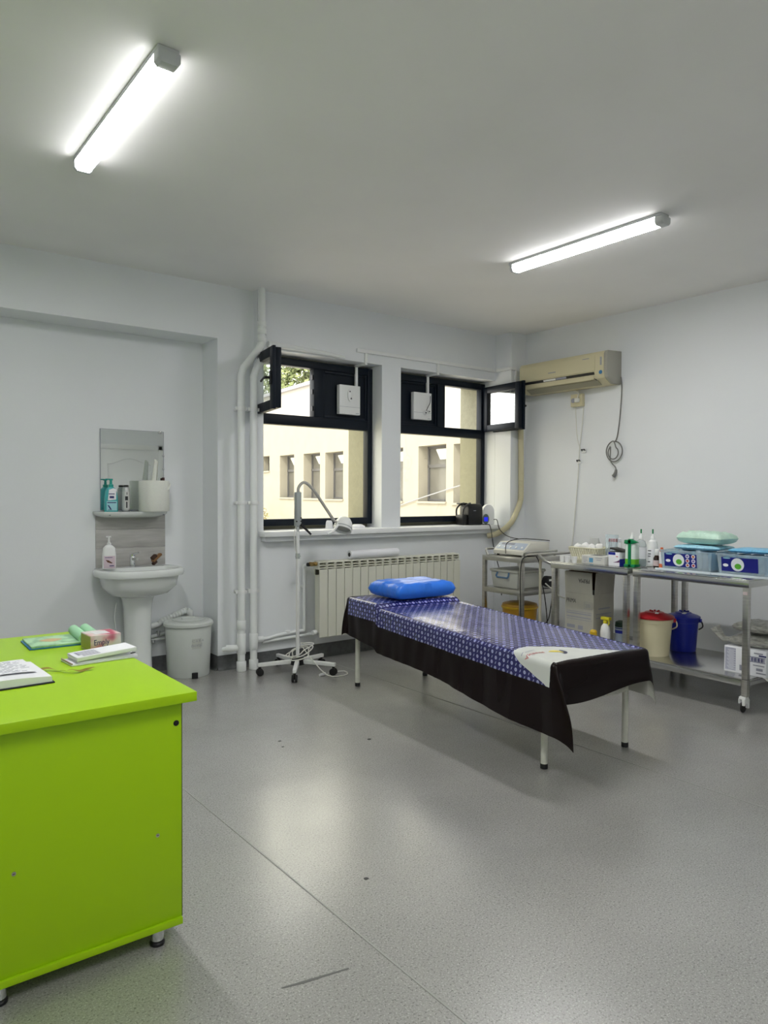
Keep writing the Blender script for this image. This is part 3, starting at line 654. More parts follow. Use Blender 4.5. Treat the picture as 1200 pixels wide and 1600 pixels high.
# local: x across, y along
BW, BL, OX = .63, 1.95, .03
def bz(y):
    z = .552+.05*min(max(y,0),1.5)/1.5
    t_ = min(max((y-1.53)/.06,0),1); return z+.028*t_*t_*(3-2*t_)
for x, y in ((.075,.115),(.668,.115),(.075,1.93),(.655,1.93)):
    lg = MB().cyl((x,y,.022),(x,y,.47),.0165).build('leg', M_enamel, bed)
    MB().lathe([(.015,0),(.019,.002),(.019,.022),(.017,.026)], (x,y,0), 14).build('foot_cap', M_black, lg)
for x in (.075,.655): MB().cyl((x,.115,.45),(x,1.93,.45),.0165).build('side_rail', M_enamel, bed)
for y, z in ((.115,.31),(.115,.455),(1.93,.455)): MB().cyl((.075,y,z),(.665,y,z),.0145).build('cross_bar', M_enamel, bed)
MB().box(.05,BW+.01,.03,1.52,.47,.535).box(.05,BW+.01,1.54,BL-.03,.47,.55).build('mattress', mat('mattress_brown', (.05,.03,.025), .5), bed, bevel=.01)
# vinyl cover: one sheet draped over the mattress
R_ = .028
def cover(a, b, off=0.0):
    """sheet coordinates (a along, b across) -> couch space; top is 0..BL x 0..BW"""
    qx = -b if b < 0 else (b-BW if b > BW else 0); sx_ = -1 if b < 0 else 1
    qy = -a if a < 0 else (a-BL if a > BL else 0); sy_ = -1 if a < 0 else 1
    bx_, ay = min(max(b,0),BW), min(max(a,0),BL)
    z = bz(ay); rho = math.hypot(qx,qy)
    wr = .0035*noise.noise(Vector((a*3.1,b*5.2,1.3)))+.0025*noise.noise(Vector((a*9,b*11,4.1)))
    e = min(bx_,BW-bx_,.12)/.12
    if rho == 0:
        n_ = .006*max(0,1-bx_/.09)*noise.noise(Vector((a*17,b*9,7.7)))
        return Vector((OX+bx_, ay, z + wr*.8 + n_ - .006*(1-e)**2 + off))
    d = Vector((sx_*qx, sy_*qy,0))/rho
    ang = min(rho/R_, PI/2); o = R_*math.sin(ang); dz = R_*(1-math.cos(ang)); rest = max(0,rho-R_*PI/2)
    fold = 2*abs(d.x*d.y)
    o += rest*.04 + off*(1 if rest > 0 else math.sin(ang))
    fv = Vector((0,-.42,0) if (b < 0 and a < 0) else (.16*sx_,.0,0))*rest*fold
    wv = .010*min(1,rest/.15)*noise.noise(Vector((a*4.5,b*2.0,9.2))) + .006*min(1,rest/.1)*noise.noise(Vector((a*13,b*3,2.2)))
    p = Vector((OX+bx_, ay, 0)) + d*(o+wv) + fv; p.z = z - dz - rest*(1-.05*fold) + off*math.cos(ang)
    return p
def droop(a):   # left side drop
    return .275 + .085*(1-a/BL) + .012*math.sin(a*5)
DF, DR = .20, .27
me_q = MB(); na, nb = 190, 110
UVS = []
a_list = [-DF + (BL+DF+.12)*i/na for i in range(na+1)]
vs = []
for i in range(na+1):
    a = a_list[i]
    dl = droop(min(max(a,0),BL))
    for j in range(nb+1):
        b = -dl + (BW+dl+DR)*j/nb
        am = a
        if a < 0: am = a*(1+.10*math.sin(b*7+.6)) if b > 0 else a
        vs.append(cover(am,b)); UVS.append((am,b))
fs = [(i*(nb+1)+j, (i+1)*(nb+1)+j, (i+1)*(nb+1)+j+1, i*(nb+1)+j+1) for i in range(na) for j in range(nb)]
def cover_material():
    m = bpy.data.materials.new('printed_vinyl'); m.use_nodes = True; nt = m.node_tree; b = nt.nodes['Principled BSDF']; L = nt.links
    uv = nt.nodes.new('ShaderNodeUVMap'); sp_ = nt.nodes.new('ShaderNodeSeparateXYZ'); L.new(uv.outputs[0], sp_.inputs[0])
    def op(o_, x, y=None, z=None):
        n = nt.nodes.new('ShaderNodeMath'); n.operation = o_
        for k, v in enumerate((x,y,z)):
            if v is None: continue
            if isinstance(v,(int,float)): n.inputs[k].default_value = v
            else: L.new(v, n.inputs[k])
        return n.outputs[0]
    A, B_ = sp_.outputs[0], sp_.outputs[1]
    pa, pb = .060, .052
    u = op('DIVIDE', A, pa); v = op('DIVIDE', B_, pb)
    def cell(du, dv, ru, rv, shear=0):
        x = op('SUBTRACT', op('FRACT', op('ADD', u, 100+du)), .5); y = op('SUBTRACT', op('FRACT', op('ADD', v, 100+dv)), .5)
        x = op('MULTIPLY', x, pa); y = op('MULTIPLY', y, pb)
        if shear: x = op('ADD', x, op('MULTIPLY', y, shear))
        return op('LESS_THAN', op('ADD', op('POWER', op('ABSOLUTE', op('DIVIDE', x, ru)), 2), op('POWER', op('ABSOLUTE', op('DIVIDE', y, rv)), 2)), 1)
    dots = op('MAXIMUM', cell(0,0,.0085,.0095), cell(.5,.5,.0085,.0095))
    sq = op('MAXIMUM', cell(.5,0,.0028,.008,.45), cell(0,.5,.0028,.008,.45))
    inner = op('MAXIMUM', cell(0,0,.0035,.005), cell(.5,.5,.0035,.005))
    def mix(f, c0, c1):
        x = nt.nodes.new('ShaderNodeMix'); x.data_type = 'RGBA'; L.new(f, x.inputs[0])
        for k, c in ((6,c0),(7,c1)):
            if isinstance(c, tuple): x.inputs[k].default_value = (*c,1)
            else: L.new(c, x.inputs[k])
        return x.outputs[2]
    c = mix(dots, (.010,.010,.115), (.36,.38,.66)); c = mix(inner, c, (.22,.24,.52)); c = mix(sq, c, (.30,.32,.58))
    inside = op('MULTIPLY', op('MULTIPLY', op('GREATER_THAN', A, .006), op('LESS_THAN', A, BL-.015)), op('MULTIPLY', op('GREATER_THAN', B_, -.135), op('LESS_THAN', B_, BW+.10)))
    c = mix(inside, (.010,.006,.006), c)
    L.new(c, b.inputs['Base Color']); b.inputs['Roughness'].default_value = .26
    L.new(op('ADD', op('MULTIPLY', inside, .85), .15), b.inputs['Specular IOR Level'])
    # fabric backing on the underside
    geo = nt.nodes.new('ShaderNodeNewGeometry'); back = nt.nodes.new('ShaderNodeBsdfDiffuse'); back.inputs[0].default_value = (.45,.45,.40,1)
    ms = nt.nodes.new('ShaderNodeMixShader'); L.new(geo.outputs['Backfacing'], ms.inputs[0]); L.new(b.outputs[0], ms.inputs[1]); L.new(back.outputs[0], ms.inputs[2])
    L.new(ms.outputs[0], nt.nodes['Material Output'].inputs[0])
    return m
me = bpy.data.meshes.new('vinyl_cover'); me.from_pydata([tuple(p) for p in vs], [], fs)
uvl = me.uv_layers.new(name='sheet')
for lp in me.loops: uvl.data[lp.index].uv = UVS[lp.vertex_index]
me.polygons.foreach_set('use_smooth', [True]*len(me.polygons)); me.materials.append(cover_material()); me.update()
if me.polygons[len(me.polygons)//2].normal.z < 0: me.flip_normals()
cv = thing('vinyl_cover', 'dotted blue vinyl couch cover with a dark brown border, draped over the couch', 'couch cover', (BO[0],BO[1],0), BA)
link('sheet', me, cv)
# white printed field at the foot corner
am_t = [(-.134,.03),(-.10,.12),(-.06,.22),(-.02,.27),(.03,.295),(.10,.295),(.19,.255),(.28,.185),(.36,.10),(.43,.035),(.47,.008)]
def amax(b):
    for (b0,a0),(b1,a1) in zip(am_t, am_t[1:]):
        if b <= b1:
            t_ = (b-b0)/(b1-b0); t_ = t_*t_*(3-2*t_)*.35+t_*.65; return a0+(a1-a0)*t_
    return .006
M_field = mat('white_print', (.66,.68,.64), .25)
wf = MB().grid(lambda u,v: (lambda b: cover(.006+(amax(b)-.006)*u, b, .0012))(-.134+.60*v), 20, 70).build('printed_field', M_field, cv, fix=False)
if wf.data.polygons[300].normal.z < 0: wf.data.flip_normals()
MB().grid(lambda u,v: (lambda r,t_: cover(.135+.042*r*math.cos(t_), .155+.036*r*math.sin(t_)-.01*r*r, .0022))(.12+.88*u, PI*.95*v-.9), 5, 16).build('emblem', mat('emblem_yellow', (.75,.62,.10), .4), cv, fix=False)
MB().grid(lambda u,v: (lambda r,t_: cover(.14+.045*r*math.cos(t_), .165+.04*r*math.sin(t_), .0022))(.55+.45*u, PI*.75*v+.9), 4, 16).build('emblem', mat('emblem_navy', (.03,.035,.08), .4), cv, fix=False)
text('lettering', 'PHARMA', .036, M_redink, cv, None, extrude=0, warp=lambda c: cover(.205-.0*c.x+.25*c.y-.04*(c.x/.12)**2*1.6, .075-c.x*1.0+c.y*0, .0024) if 0 else cover(.185-.9*c.y-.10*max(0,c.x-.06), .095-c.x*.95, .0024))
MB().grid(lambda u,v: cover(.222+.006*v-.02*u*u, .08-.11*u, .0022), 14, 1).build('lettering', M_greyink, cv, fix=False)
# pillow
pl = thing('pillow', 'blue vinyl pillow at the head of the couch', 'pillow', (0,0,0))
def pillow_mesh(a, b, h):
    q = MB(); n = 26
    def P(u, v, s):
        x = 2*u-1; y = 2*v-1
        k = (1-abs(x)**7)*(1-abs(y)**7); k = max(k,0)**.34
        px = x*(1-.05*(1-abs(y)**2)*abs(x)); py = y*(1-.06*(1-abs(x)**2)*abs(y))
        wr = .010*noise.noise(Vector((x*2.5,y*2.5,s)))+.007*noise.noise(Vector((x*4+y*3,y*11,s*2)))
        zz = (.5+s*.5*k)*h if s > 0 else .5*h*(1-k*.98)
        return Vector((px*a/2, py*b/2, zz + (wr*min(1,k*1.5) if s > 0 else 0)))
    q.grid(lambda u,v: P(u,v,1), n, n); q.grid(lambda u,v: P(v,u,-1), n, n)
    m_ = q.mesh('pillow', smooth=60)
    bm = bmesh.new(); bm.from_mesh(m_); bmesh.ops.remove_doubles(bm, verts=bm.verts, dist=.0006); bmesh.ops.recalc_face_normals(bm, faces=bm.faces); bm.to_mesh(m_); bm.free(); return m_
M_pil = mat('blue_vinyl', (.03,.19,.78), .28, noise_amt=.1, noise_scale=12, bump=.25, bump_scale=14, stretch=(1,3,1))
pm = pillow_mesh(.52,.36,.115); pm.materials.append(M_pil)
pm.polygons.foreach_set('use_smooth',[True]*len(pm.polygons))
c0 = Matrix.Translation((BO[0],BO[1],0)) @ Matrix.Rotation(BA,4,'Z') @ Vector((.40,1.735,.632))
pl.location = c0; pl.rotation_euler = (0,0,BA+math.radians(3)); link('cushion', pm, pl)
MB().tube([Vector((x,-.163+.004*math.cos(x*9),.052)) for x in [-.24+.04*i for i in range(13)]], .004, 6).build('seam', M_pil, pl)

# ------------------------------------------------------------------ air conditioner and right-wall wiring
ac = thing('air_conditioner', 'cream split air conditioner high on the right wall', 'air conditioner', (XR-.0005,4.28,2.30), -PI/2)
# local: +x towards the camera along the wall (world -y), -y into the room
prof = [(0,0),(-.11,.0),(-.185,.045),(-.205,.10),(-.205,.25),(-.19,.275),(0,.285)]
MB().prism(prof, 'x', -.49, .455).build('casing', M_cream, ac, bevel=.006)
MB().prism([(a*1.01,z) for a,z in prof], 'x', .4555, .49).build('end_cover', mat('grey_beige', (.36,.35,.30), .5), ac, bevel=.006)
MB().prism([(-.2055,.112),(-.2055,.245),(-.2110,.243),(-.2110,.114)], 'x', -.485, .37).build('front_panel', M_cream, ac, bevel=.002)
MB().prism([(-.1975,.082),(-.2058,.104),(-.2075,.104),(-.1995,.081)], 'x', -.48, .36).build('display_strip', M_black, ac)
MB().prism([(-.2005,.085),(-.2062,.1005),(-.2082,.1005),(-.2022,.085)], 'x', -.20, -.06).build('display_window', mat('display_white', (.75,.75,.72), .3), ac)
MB().prism([(-.2005,.085),(-.2062,.1005),(-.2082,.1005),(-.2022,.085)], 'x', -.055, .06).build('display_label', M_greyink, ac)
MB().prism([(-.188,.040),(-.200,.078),(-.2025,.078),(-.1905,.039)], 'x', -.47, .35).build('flap', M_cream, ac, bevel=.001)
MB().prism([(-.12,-.002),(-.183,.035),(-.185,.034),(-.122,-.003)], 'x', -.42, .38).build('louvre', mat('louvre_grey', (.30,.28,.20), .5), ac)
MB().box(-.14,-.055,-.2122,-.2112,.152,.160).build('badge', M_greyink, ac, smooth=0)
MB().box(.24,.31,-.2122,-.2112,.222,.228).build('badge', M_greyink, ac, smooth=0)
q = MB(); q.cyl((.425,-.2068,.095),(.425,-.2055,.095),.017,n=24); q.build('sticker', mat('blue_sticker', (.05,.20,.40), .5), ac)
MB().box(.418,.436,-.2066,-.2056,.155,.225).build('sticker', mat('grey_sticker', (.34,.35,.38), .5), ac, smooth=0)
MB().prism([(.352,.05),(.372,.04),(.375,.030)], 'y', -.198, -.188).build('flap_hinge', M_black, ac)
q = MB()
dp = [(5.335,4.835,2.33),(5.345,4.835,2.25),(5.352,4.837,1.9),(5.362,4.838,1.40),(5.35,4.838,1.28),(5.30,4.838,1.18),(5.245,4.845,1.09),(5.21,4.90,1.02),(5.17,4.98,.965),(5.12,5.055,.945)]
rr = []
pts = []
P_ = [Vector(p) for p in dp]
for i in range(len(P_)-1):
    p0 = P_[max(i-1,0)]; p1 = P_[i]; p2 = P_[i+1]; p3 = P_[min(i+2,len(P_)-1)]
    nseg = max(3,int((p2-p1).length/.008))
    for k in range(nseg):
        t_ = k/nseg; pts.append(.5*((2*p1)+(p2-p0)*t_+(2*p0-5*p1+4*p2-p3)*t_*t_+(3*p1-p0-3*p2+p3)*t_**3))
rr = [.026+.0025*(i%2) for i in range(len(pts))]
t = thing('refrigerant_duct', 'cream wrapped air-conditioner duct running down the corner column', 'duct')
q.tube(pts, rr, 12); q.build('duct', M_cream, t)

so = thing('wall_socket', 'cream double wall socket under the air conditioner', 'socket', (XR-.001,4.233,2.205), -PI/2)
MB().box(-.062,.062,-.045,0,-.056,.056).build('housing', M_cream, so, bevel=.004)
MB().cyl((-.033,-.047,.0),(-.033,-.0455,.0),.022,n=20).build('socket_face', M_greyink, so)
MB().box(.0,.045,-.075,-.0455,-.022,.018).build('plug', M_cord_w, so, bevel=.008)
MB().tube([(.02,-.06,.0),(.035,-.055,.06),(-.01,-.03,.085),(-.03,-.02,.10),(-.03,-.01,.13)], .005, 6, sub=5).build('short_cord', M_cord_w, so)
def wall_cord(name, label, pts, r, m, cat='cord'):
    t = thing(name, label, cat); MB().tube(pts, r, 6, sub=6).build('cable', m, t); return t
WX = XR-.006
wall_cord('cable', 'thin beige cable from the wall socket down to the metal tables', [(WX,4.18,2.14),(WX,4.19,2.0),(WX,4.215,1.80),(WX,4.225,1.70),(WX,4.235,1.5),(WX,4.262,1.2),(WX,4.285,.95),(WX-.02,4.29,.86)], .0042, M_cord_w)
wall_cord('cable', 'second thin pale cable crossing below the wall socket', [(WX-.008,4.262,2.145),(WX-.012,4.25,2.0),(WX-.012,4.235,1.86),(WX-.012,4.20,1.765)], .0032, M_cord_w)
for k, (y, z) in enumerate(((4.17,1.74),(4.222,1.645))):
    t = thing('wall_hook', ('upper small white cable hook on the right wall','lower small white cable hook on the right wall')[k], 'hook', (XR-.001,y,z), -PI/2, 'cable hooks')
    MB().box(-.022,.022,-.012,0,-.012,.018).build('plate', M_white, t, bevel=.002)
    MB().tube([(-.016,-.013,.004),(-.016,-.022,.018),(.016,-.022,.018),(.016,-.013,.008)], .004, 6).build('hook', M_ink, t)
t = thing('power_cord', 'grey power cord of the air conditioner hanging in a loop on the wall', 'cord')
WX = XR-.014
cp = [(XR-.03,3.775,2.36),(XR-.02,3.772,2.27),(WX,3.785,2.10),(WX,3.80,1.95),(WX,3.818,1.85),(WX,3.835,1.815)]
for i in range(26):
    a = PI/2+2*PI*i/26*2.0; k = .62 if i > 13 else 1
    cp.append((WX-.0012*i, 3.84+.078*k*math.cos(a), 1.725+.088*k*math.sin(a)+(.0 if k == 1 else -.012)))
cp += [(WX-.025,3.868,1.66),(WX-.02,3.85,1.62),(WX-.018,3.82,1.59),(WX-.018,3.812,1.565)]
q = MB(); q.tube(cp, .0052, 7, sub=3); q.build('cable', M_cord_g, t)
MB().tube([(WX-.018,3.812,1.568),(WX-.018,3.815,1.545),(WX-.02,3.825,1.52),(WX-.022,3.835,1.508)], [.010,.020], 10).build('plug', M_cord_g, t)

# ------------------------------------------------------------------ things on the sill
t = thing('black_machine', 'black compact machine with a curved handle on the windowsill', 'machine', (4.93,5.115,1.0545), math.radians(-6))
q = MB(); q.prism([(-.075,0),(.075,0),(.075,.16),(.06,.20),(-.05,.205),(-.075,.17)], 'x', -.055, .115); q.build('housing', M_black, t, bevel=.012)
MB().box(-.115,-.050,-.055,.055,0,.10).build('front_tray', M_black, t, bevel=.008)
MB().tube([(-.11,-.05,.09),(-.105,-.055,.15),(-.07,-.055,.19),(-.02,-.05,.21)], .009, 8, sub=5).tube([(-.11,.05,.09),(-.105,.055,.15),(-.07,.055,.19),(-.02,.05,.21)], .009, 8, sub=5).build('carry_handle', mat('dark_grey_plastic', (.05,.05,.055), .3), t)
MB().box(-.125,-.04,-.035,.035,.196,.212).build('lid_tab', M_black, t, bevel=.006)
MB().box(.0,.03,-.0765,-.0755,.135,.141).build('badge', M_greyink, t, smooth=0)
t = thing('wrist_monitor', 'small white rounded monitor with a blue screen on the windowsill', 'monitor', (5.135,5.06,1.0545), math.radians(-30))
q = MB(); arch = [(-.058,0),(.058,0),(.058,.10)] + [(.058*math.cos(PI*i/14), .125+.072*math.sin(PI*i/14)) for i in range(15)] + [(-.058,.10)]
q.prism(arch, 'y', -.03, .04); q.build('housing', M_white, t, bevel=.008)
q = MB(); e = [(-.028+.034*math.cos(a)*.95, .055+.050*math.sin(a)) for a in [2*PI*i/24 for i in range(24)]]; q.prism(e, 'y', -.036, -.0305); q.build('bezel', mat('grey_green', (.10,.14,.12), .4), t, bevel=.002)
MB().box(-.047,-.009,-.0375,-.0362,.032,.074).build('screen', mat('blue_screen', (.01,.01,.3), .2, emit=(.01,.02,.75), emit_s=.8), t, smooth=0)
wall_cord('cable', 'black cord from the sill machine down behind the steel trolley', [(5.06,5.06,1.058),(5.085,5.02,1.058),(5.075,4.975,1.052),(5.08,4.955,.98),(5.07,4.92,.86),(5.05,4.85,.72),(5.04,4.80,.60),(5.04,4.78,.40)], .0045, M_cord_b)
wall_cord('cable', 'black cord from the white monitor to the unit on the trolley', [(5.165,5.01,1.105),(5.175,4.975,1.10),(5.16,4.93,1.02),(5.10,4.80,.97),(5.04,4.66,.95),(5.0,4.54,.945)], .004, M_cord_b)
t = thing('folded_tissue', 'crumpled white tissue on the windowsill left of the lamp head', 'tissue', (3.335,5.13,1.0545), .4)
MB().lathe([(.035,0),(.032,.02),(.028,.055),(.02,.07)], n=7).build('paper', M_paper, t, smooth=0)
t = thing('folded_tissue', 'flat crumpled white wrapper on the windowsill right of the lamp head', 'tissue', (3.62,5.12,1.0545), .2)
MB().lathe([(.07,0),(.062,.018),(.035,.032),(.012,.03)], n=9).build('paper', M_paper, t, smooth=0)

# ------------------------------------------------------------------ steel trolley in the corner
tl = thing('steel_trolley', 'narrow stainless steel trolley in the corner under the sill', 'trolley', (4.585,4.12,0))
TX, TY = .45, .43
for x, y in ((0,0),(TX,0),(0,TY),(TX,TY)):
    pq = MB().box(x-.016,x+.016,y-.016,y+.016,.09,.81).build('post', M_steel, tl, bevel=.002)
    MB().cyl((x-.012,y,.035),(x+.012,y,.035),.034,n=18).cyl((x,y,.04),(x,y,.092),.010).build('castor', M_rubber, pq)
for z in (.52,.795):
    MB().box(-.016,TX+.016,-.016,TY+.016,z+.020,z+.024).box(-.015,TX+.015,-.0165,-.010,z-.018,z+.022).box(-.015,TX+.015,TY+.010,TY+.0165,z-.018,z+.022).box(-.0165,-.010,-.015,TY+.015,z-.018,z+.022).box(TX+.010,TX+.0165,-.015,TY+.015,z-.018,z+.022).build('shelf', M_steel, tl, bevel=.001)
for y, y2 in ((.02,-.035),(TY-.02,TY+.03)):
    MB().tube([(.02,y,.815),(.02,y2*.5+y*.5,.855),(.05,y2,.868),(TX-.05,y2,.868),(TX-.02,y2*.5+y*.5,.855),(TX-.02,y,.815)], .009, 8).build('rail', M_steel, tl)
dv = thing('therapy_unit', 'cream electronic unit with a sloping control panel on the trolley', 'device', (4.66,4.17,.8195))
M_dev = mat('device_cream', (.62,.61,.54), .45)
MB().prism([(0,.012),(.33,.012),(.33,.115),(.085,.115),(.0,.045)], 'y', 0, .35).build('housing', M_dev, dv, bevel=.004)
Mf = frame((.0465,.005,.083), (0,-1,0), (.085,0,.07))
pn = MB().box(-.335,-.01,-.042,.04,-.002,.0025,Mf).build('control_panel', mat('panel_blue', (.40,.46,.55), .35), dv, bevel=.001)
q = MB()
for k in range(5): q.cyl(Mf @ Vector((-.30+.065*k,-.018,.0025)), Mf @ Vector((-.30+.065*k,-.018,.008)), .010)
q.build('knob', M_white, pn)
MB().box(-.30,-.15,.010,.034,.0026,.0035,Mf).build('display', M_greyink, pn, smooth=0)
for x, y in ((.03,.03),(.03,.32),(.30,.03),(.30,.32)): MB().lathe([(.012,-.0),(.014,.012)], (x,y,0), 10).build('foot', M_rubber, dv)
wall_cord('cable', 'black lead arching over the cream unit on the trolley', [(4.645,4.36,.84),(4.65,4.35,.93),(4.75,4.30,.965),(4.88,4.24,.96),(4.97,4.15,.95)], .0035, M_cord_b)
wall_cord('cable', 'black lead hanging in front of the near trolley post', [(4.66,4.16,.83),(4.60,4.085,.835),(4.55,4.09,.80),(4.545,4.10,.65),(4.55,4.10,.45),(4.555,4.10,.25),(4.55,4.10,.01)], .0045, M_cord_b)
wall_cord('cable', 'black lead hanging down at the near end of the trolley', [(4.72,4.085,.83),(4.74,4.07,.78),(4.76,4.07,.66),(4.80,4.06,.50),(4.83,4.055,.30),(4.85,4.05,.01)], .0045, M_cord_b)
wall_cord('cable', 'black lead looping under the trolley shelf', [(4.93,4.085,.50),(4.92,4.085,.42),(4.88,4.085,.28),(4.80,4.085,.25),(4.78,4.085,.29)], .0045, M_cord_b)
wall_cord('cable', 'white extension lead across the end of the trolley', [(4.80,4.05,.60),(4.86,4.03,.55),(4.95,4.0,.48),(5.05,3.95,.46),(5.15,3.92,.42),(5.2,3.9,.01)], .006, M_cord_w)
cb = thing('storage_box', 'clear plastic storage box with a blue handle on the trolley shelf', 'box', (4.61,4.19,.5455))
M_frost = mat('frosted_plastic', (.66,.67,.62), .35, trans=.35, ior=1.2)
q = MB(); b0 = [(.015,.015),(.33,.015),(.33,.30),(.015,.30)]; b1 = [(0,0),(.345,0),(.345,.315),(0,.315)]
q.loft([[Vector((x,y,.0)) for x,y in b0],[Vector((x,y,.135)) for x,y in b1]]); q.build('tub', M_frost, cb, bevel=.01)
MB().box(-.008,.353,-.008,.323,.1355,.158).build('lid', M_frost, cb, bevel=.008)
MB().tube([(-.010,.09,.135),(-.022,.085,.105),(-.022,.095,.092),(-.022,.215,.092),(-.022,.225,.105),(-.010,.22,.135)], .007, 8).build('handle', mat('steel_blue', (.05,.12,.22), .4), cb)
t = thing('foot_switch', 'round black plug adapter at the near end of the trolley shelf', 'adapter', (4.955,4.155,.5445))
MB().cyl((0,-.03,.052),(0,.03,.052),.050,n=10).build('body', M_black, t, bevel=.006)
MB().box(-.02,.02,-.0325,-.0305,.058,.075).build('badge', M_white, t, smooth=0)
yb_ = thing('yellow_bin', 'amber plastic bin on the floor under the trolley', 'bin', (4.80,4.335,0))
MB().lathe([(.115,.001),(.120,.006),(.150,.36),(.155,.365),(.155,.378),(.148,.40),(.10,.412),(.0,.415)], n=30, cap1=False).build('body', mat('amber_plastic', (.50,.27,.02), .4), yb_)
MB().lathe([(.1555,.362),(.159,.366),(.159,.376),(.1555,.38)], n=30, cap0=False, cap1=False).build('rim', M_yellow, yb_)

# ------------------------------------------------------------------ stainless tables
def steel_table(name, label, y0, y1, shelf_z, rim=True):
    t = thing(name, label, 'table', (4.47,y0,0), 0, 'stainless tables along the right wall'); D = .66; Ln = y1-y0
    tp_ = MB().box(0,D,0,Ln,.823,.83).box(0,.004,0,Ln,.778,.8225).box(D-.004,D,0,Ln,.778,.8225).box(.004,D-.004,0,.004,.778,.8225).box(.004,D-.004,Ln-.004,Ln,.778,.8225).build('top', M_steeltop, t, bevel=.0015)
    for x, y in ((.022,.022),(D-.022,.022),(.022,Ln-.022),(D-.022,Ln-.022)):
        lg = MB().box(x-.018,x+.018,y-.018,y+.018,.105,.822).build('leg', M_steel, t, bevel=.003)
        cq = MB().cyl((x+.006,y+.010,.033),(x+.006,y+.030-.010,.033),.032,n=22).build('castor_wheel', M_rubber, lg, bevel=.003)
        MB().prism([(x-.030,.092),(x+.028,.092),(x+.034,.08),(x+.032,.03),(x+.020,.028),(x+.012,.055),(x-.010,.068),(x-.028,.05)], 'y', y-.012, y+.008).prism([(x-.030,.092),(x+.028,.092),(x+.034,.08),(x+.030,.04),(x+.012,.065),(x-.028,.06)], 'y', y+.022, y+.030).box(x-.022,x+.022,y-.012,y+.030,.085,.104).build('castor_fork', M_white, lg, bevel=.003)
    MB().box(.004,D-.004,.004,Ln-.004,shelf_z-.006,shelf_z).box(.003,.007,.04,Ln-.04,shelf_z-.045,shelf_z-.0055).box(D-.007,D-.003,.04,Ln-.04,shelf_z-.045,shelf_z-.0055).box(.04,D-.04,.003,.007,shelf_z-.045,shelf_z-.0055).box(.04,D-.04,Ln-.007,Ln-.003,shelf_z-.045,shelf_z-.0055).build('shelf', M_steeltop, t, bevel=.001)
    return t
SZ = .215
t2 = steel_table('steel_table', 'stainless steel wheeled table nearest the camera, holding the plastic tubs', 2.185, 2.995, SZ)
MB().box(-.004,-.0005,.006,.034,.735,.755).build('sticker', mat('red_white_sticker', (.60,.50,.50), .5), t2, smooth=0)
t1 = steel_table('steel_table', 'stainless steel table with a bent tube handle, holding the basket', 3.035, 3.72, SZ)
MB().tube([(.03,.66,.80),(.0,.74,.825),(.0,.80,.865),(.04,.83,.87),(.60,.83,.87),(.64,.80,.865),(.64,.74,.825),(.62,.66,.80)], .011, 10).build('handle', M_steel, t1)
MB().cyl((.03,.815,.001),(.03,.815,.865),.011).build('handle_post', mat('beige_tube', (.42,.40,.30), .4), t1)

# ------------------------------------------------------------------ things on and under the tables
ZT = .8305
bk = thing('woven_basket', 'cream woven plastic basket of supplies on the far table', 'basket', (4.80,3.60,ZT))
def rr_loop(a, b, r, z, n=8):
    l = []
    for cx, cy_, a0 in ((a-r,b-r,0),(-a+r,b-r,PI/2),(-a+r,-b+r,PI),(a-r,-b+r,3*PI/2)):
        for i in range(n): t_ = a0+PI/2*i/(n-1); l.append(Vector((cx+r*math.cos(t_), cy_+r*math.sin(t_), z)))
    return l
M_bask = mat('basket_cream', (.64,.62,.46), .5)
MB().loft([rr_loop(.085,.118,.03,.0),rr_loop(.105,.140,.035,.098),rr_loop(.101,.136,.033,.098),rr_loop(.082,.115,.028,.006)], True, True).build('shell', M_bask, bk)
MB().tube(rr_loop(.106,.141,.036,.100)+[rr_loop(.106,.141,.036,.100)[0]], .006, 6, caps=False).build('rim', M_bask, bk)
q = MB()
for row in range(4):
    z0 = .014+.021*row; k = row/4; lp = rr_loop(.087+.02*k+.003,.120+.022*k+.003,.032,z0)
    P_ = lp+[lp[0]]; Ls = [0]
    for a_, b_ in zip(P_, P_[1:]): Ls.append(Ls[-1]+(b_-a_).length)
    for m_ in range(int(Ls[-1]/.022)):
        s0 = (m_+.5*(row%2))*.022
        for i_ in range(len(Ls)-1):
            if Ls[i_] <= s0 < Ls[i_+1]:
                p = P_[i_].lerp(P_[i_+1],(s0-Ls[i_])/max(1e-6,Ls[i_+1]-Ls[i_])); q.cyl(p, p+Vector((p.x*.02,p.y*.02,.017)), .0055, n=5); break
wv = q.build('weave', mat('basket_weave', (.74,.72,.58), .5), bk, fix=False); wv['kind'] = 'stuff'
M_cot = mat('cotton', (.82,.82,.80), .9, bump=.4, bump_scale=60)
cot = [((-.03,.095,.115),.034,'cotton wad at the far end of the basket'),((-.035,.022,.125),.034,'tall cotton wad in the middle of the basket'),((-.050,-.048,.118),.034,'cotton wad at the front of the basket'),((.020,-.068,.122),.032,'cotton wad beside the test tubes')]
for (dx,dy,dz), r, lb_ in cot:
    t = thing('cotton_wad', 'white '+lb_, 'cotton', (4.80+dx,3.60+dy,ZT+dz-r*.6), 0, 'cotton in the basket')
    bm = bmesh.new(); bmesh.ops.create_icosphere(bm, subdivisions=3, radius=r)
    for v in bm.verts: v.co *= 1+.28*noise.noise(v.co*38+Vector((dx*90,dy*70,1)))
    bm.normal_update(); m_ = bpy.data.meshes.new('wad'); bm.to_mesh(m_); bm.free(); m_.materials.append(M_cot); m_.polygons.foreach_set('use_smooth',[True]*len(m_.polygons)); link('wad', m_, t)
t = thing('plastic_pouch', 'grey translucent pouch standing in the basket', 'pouch', (4.852,3.60,ZT+.06), 0.0)
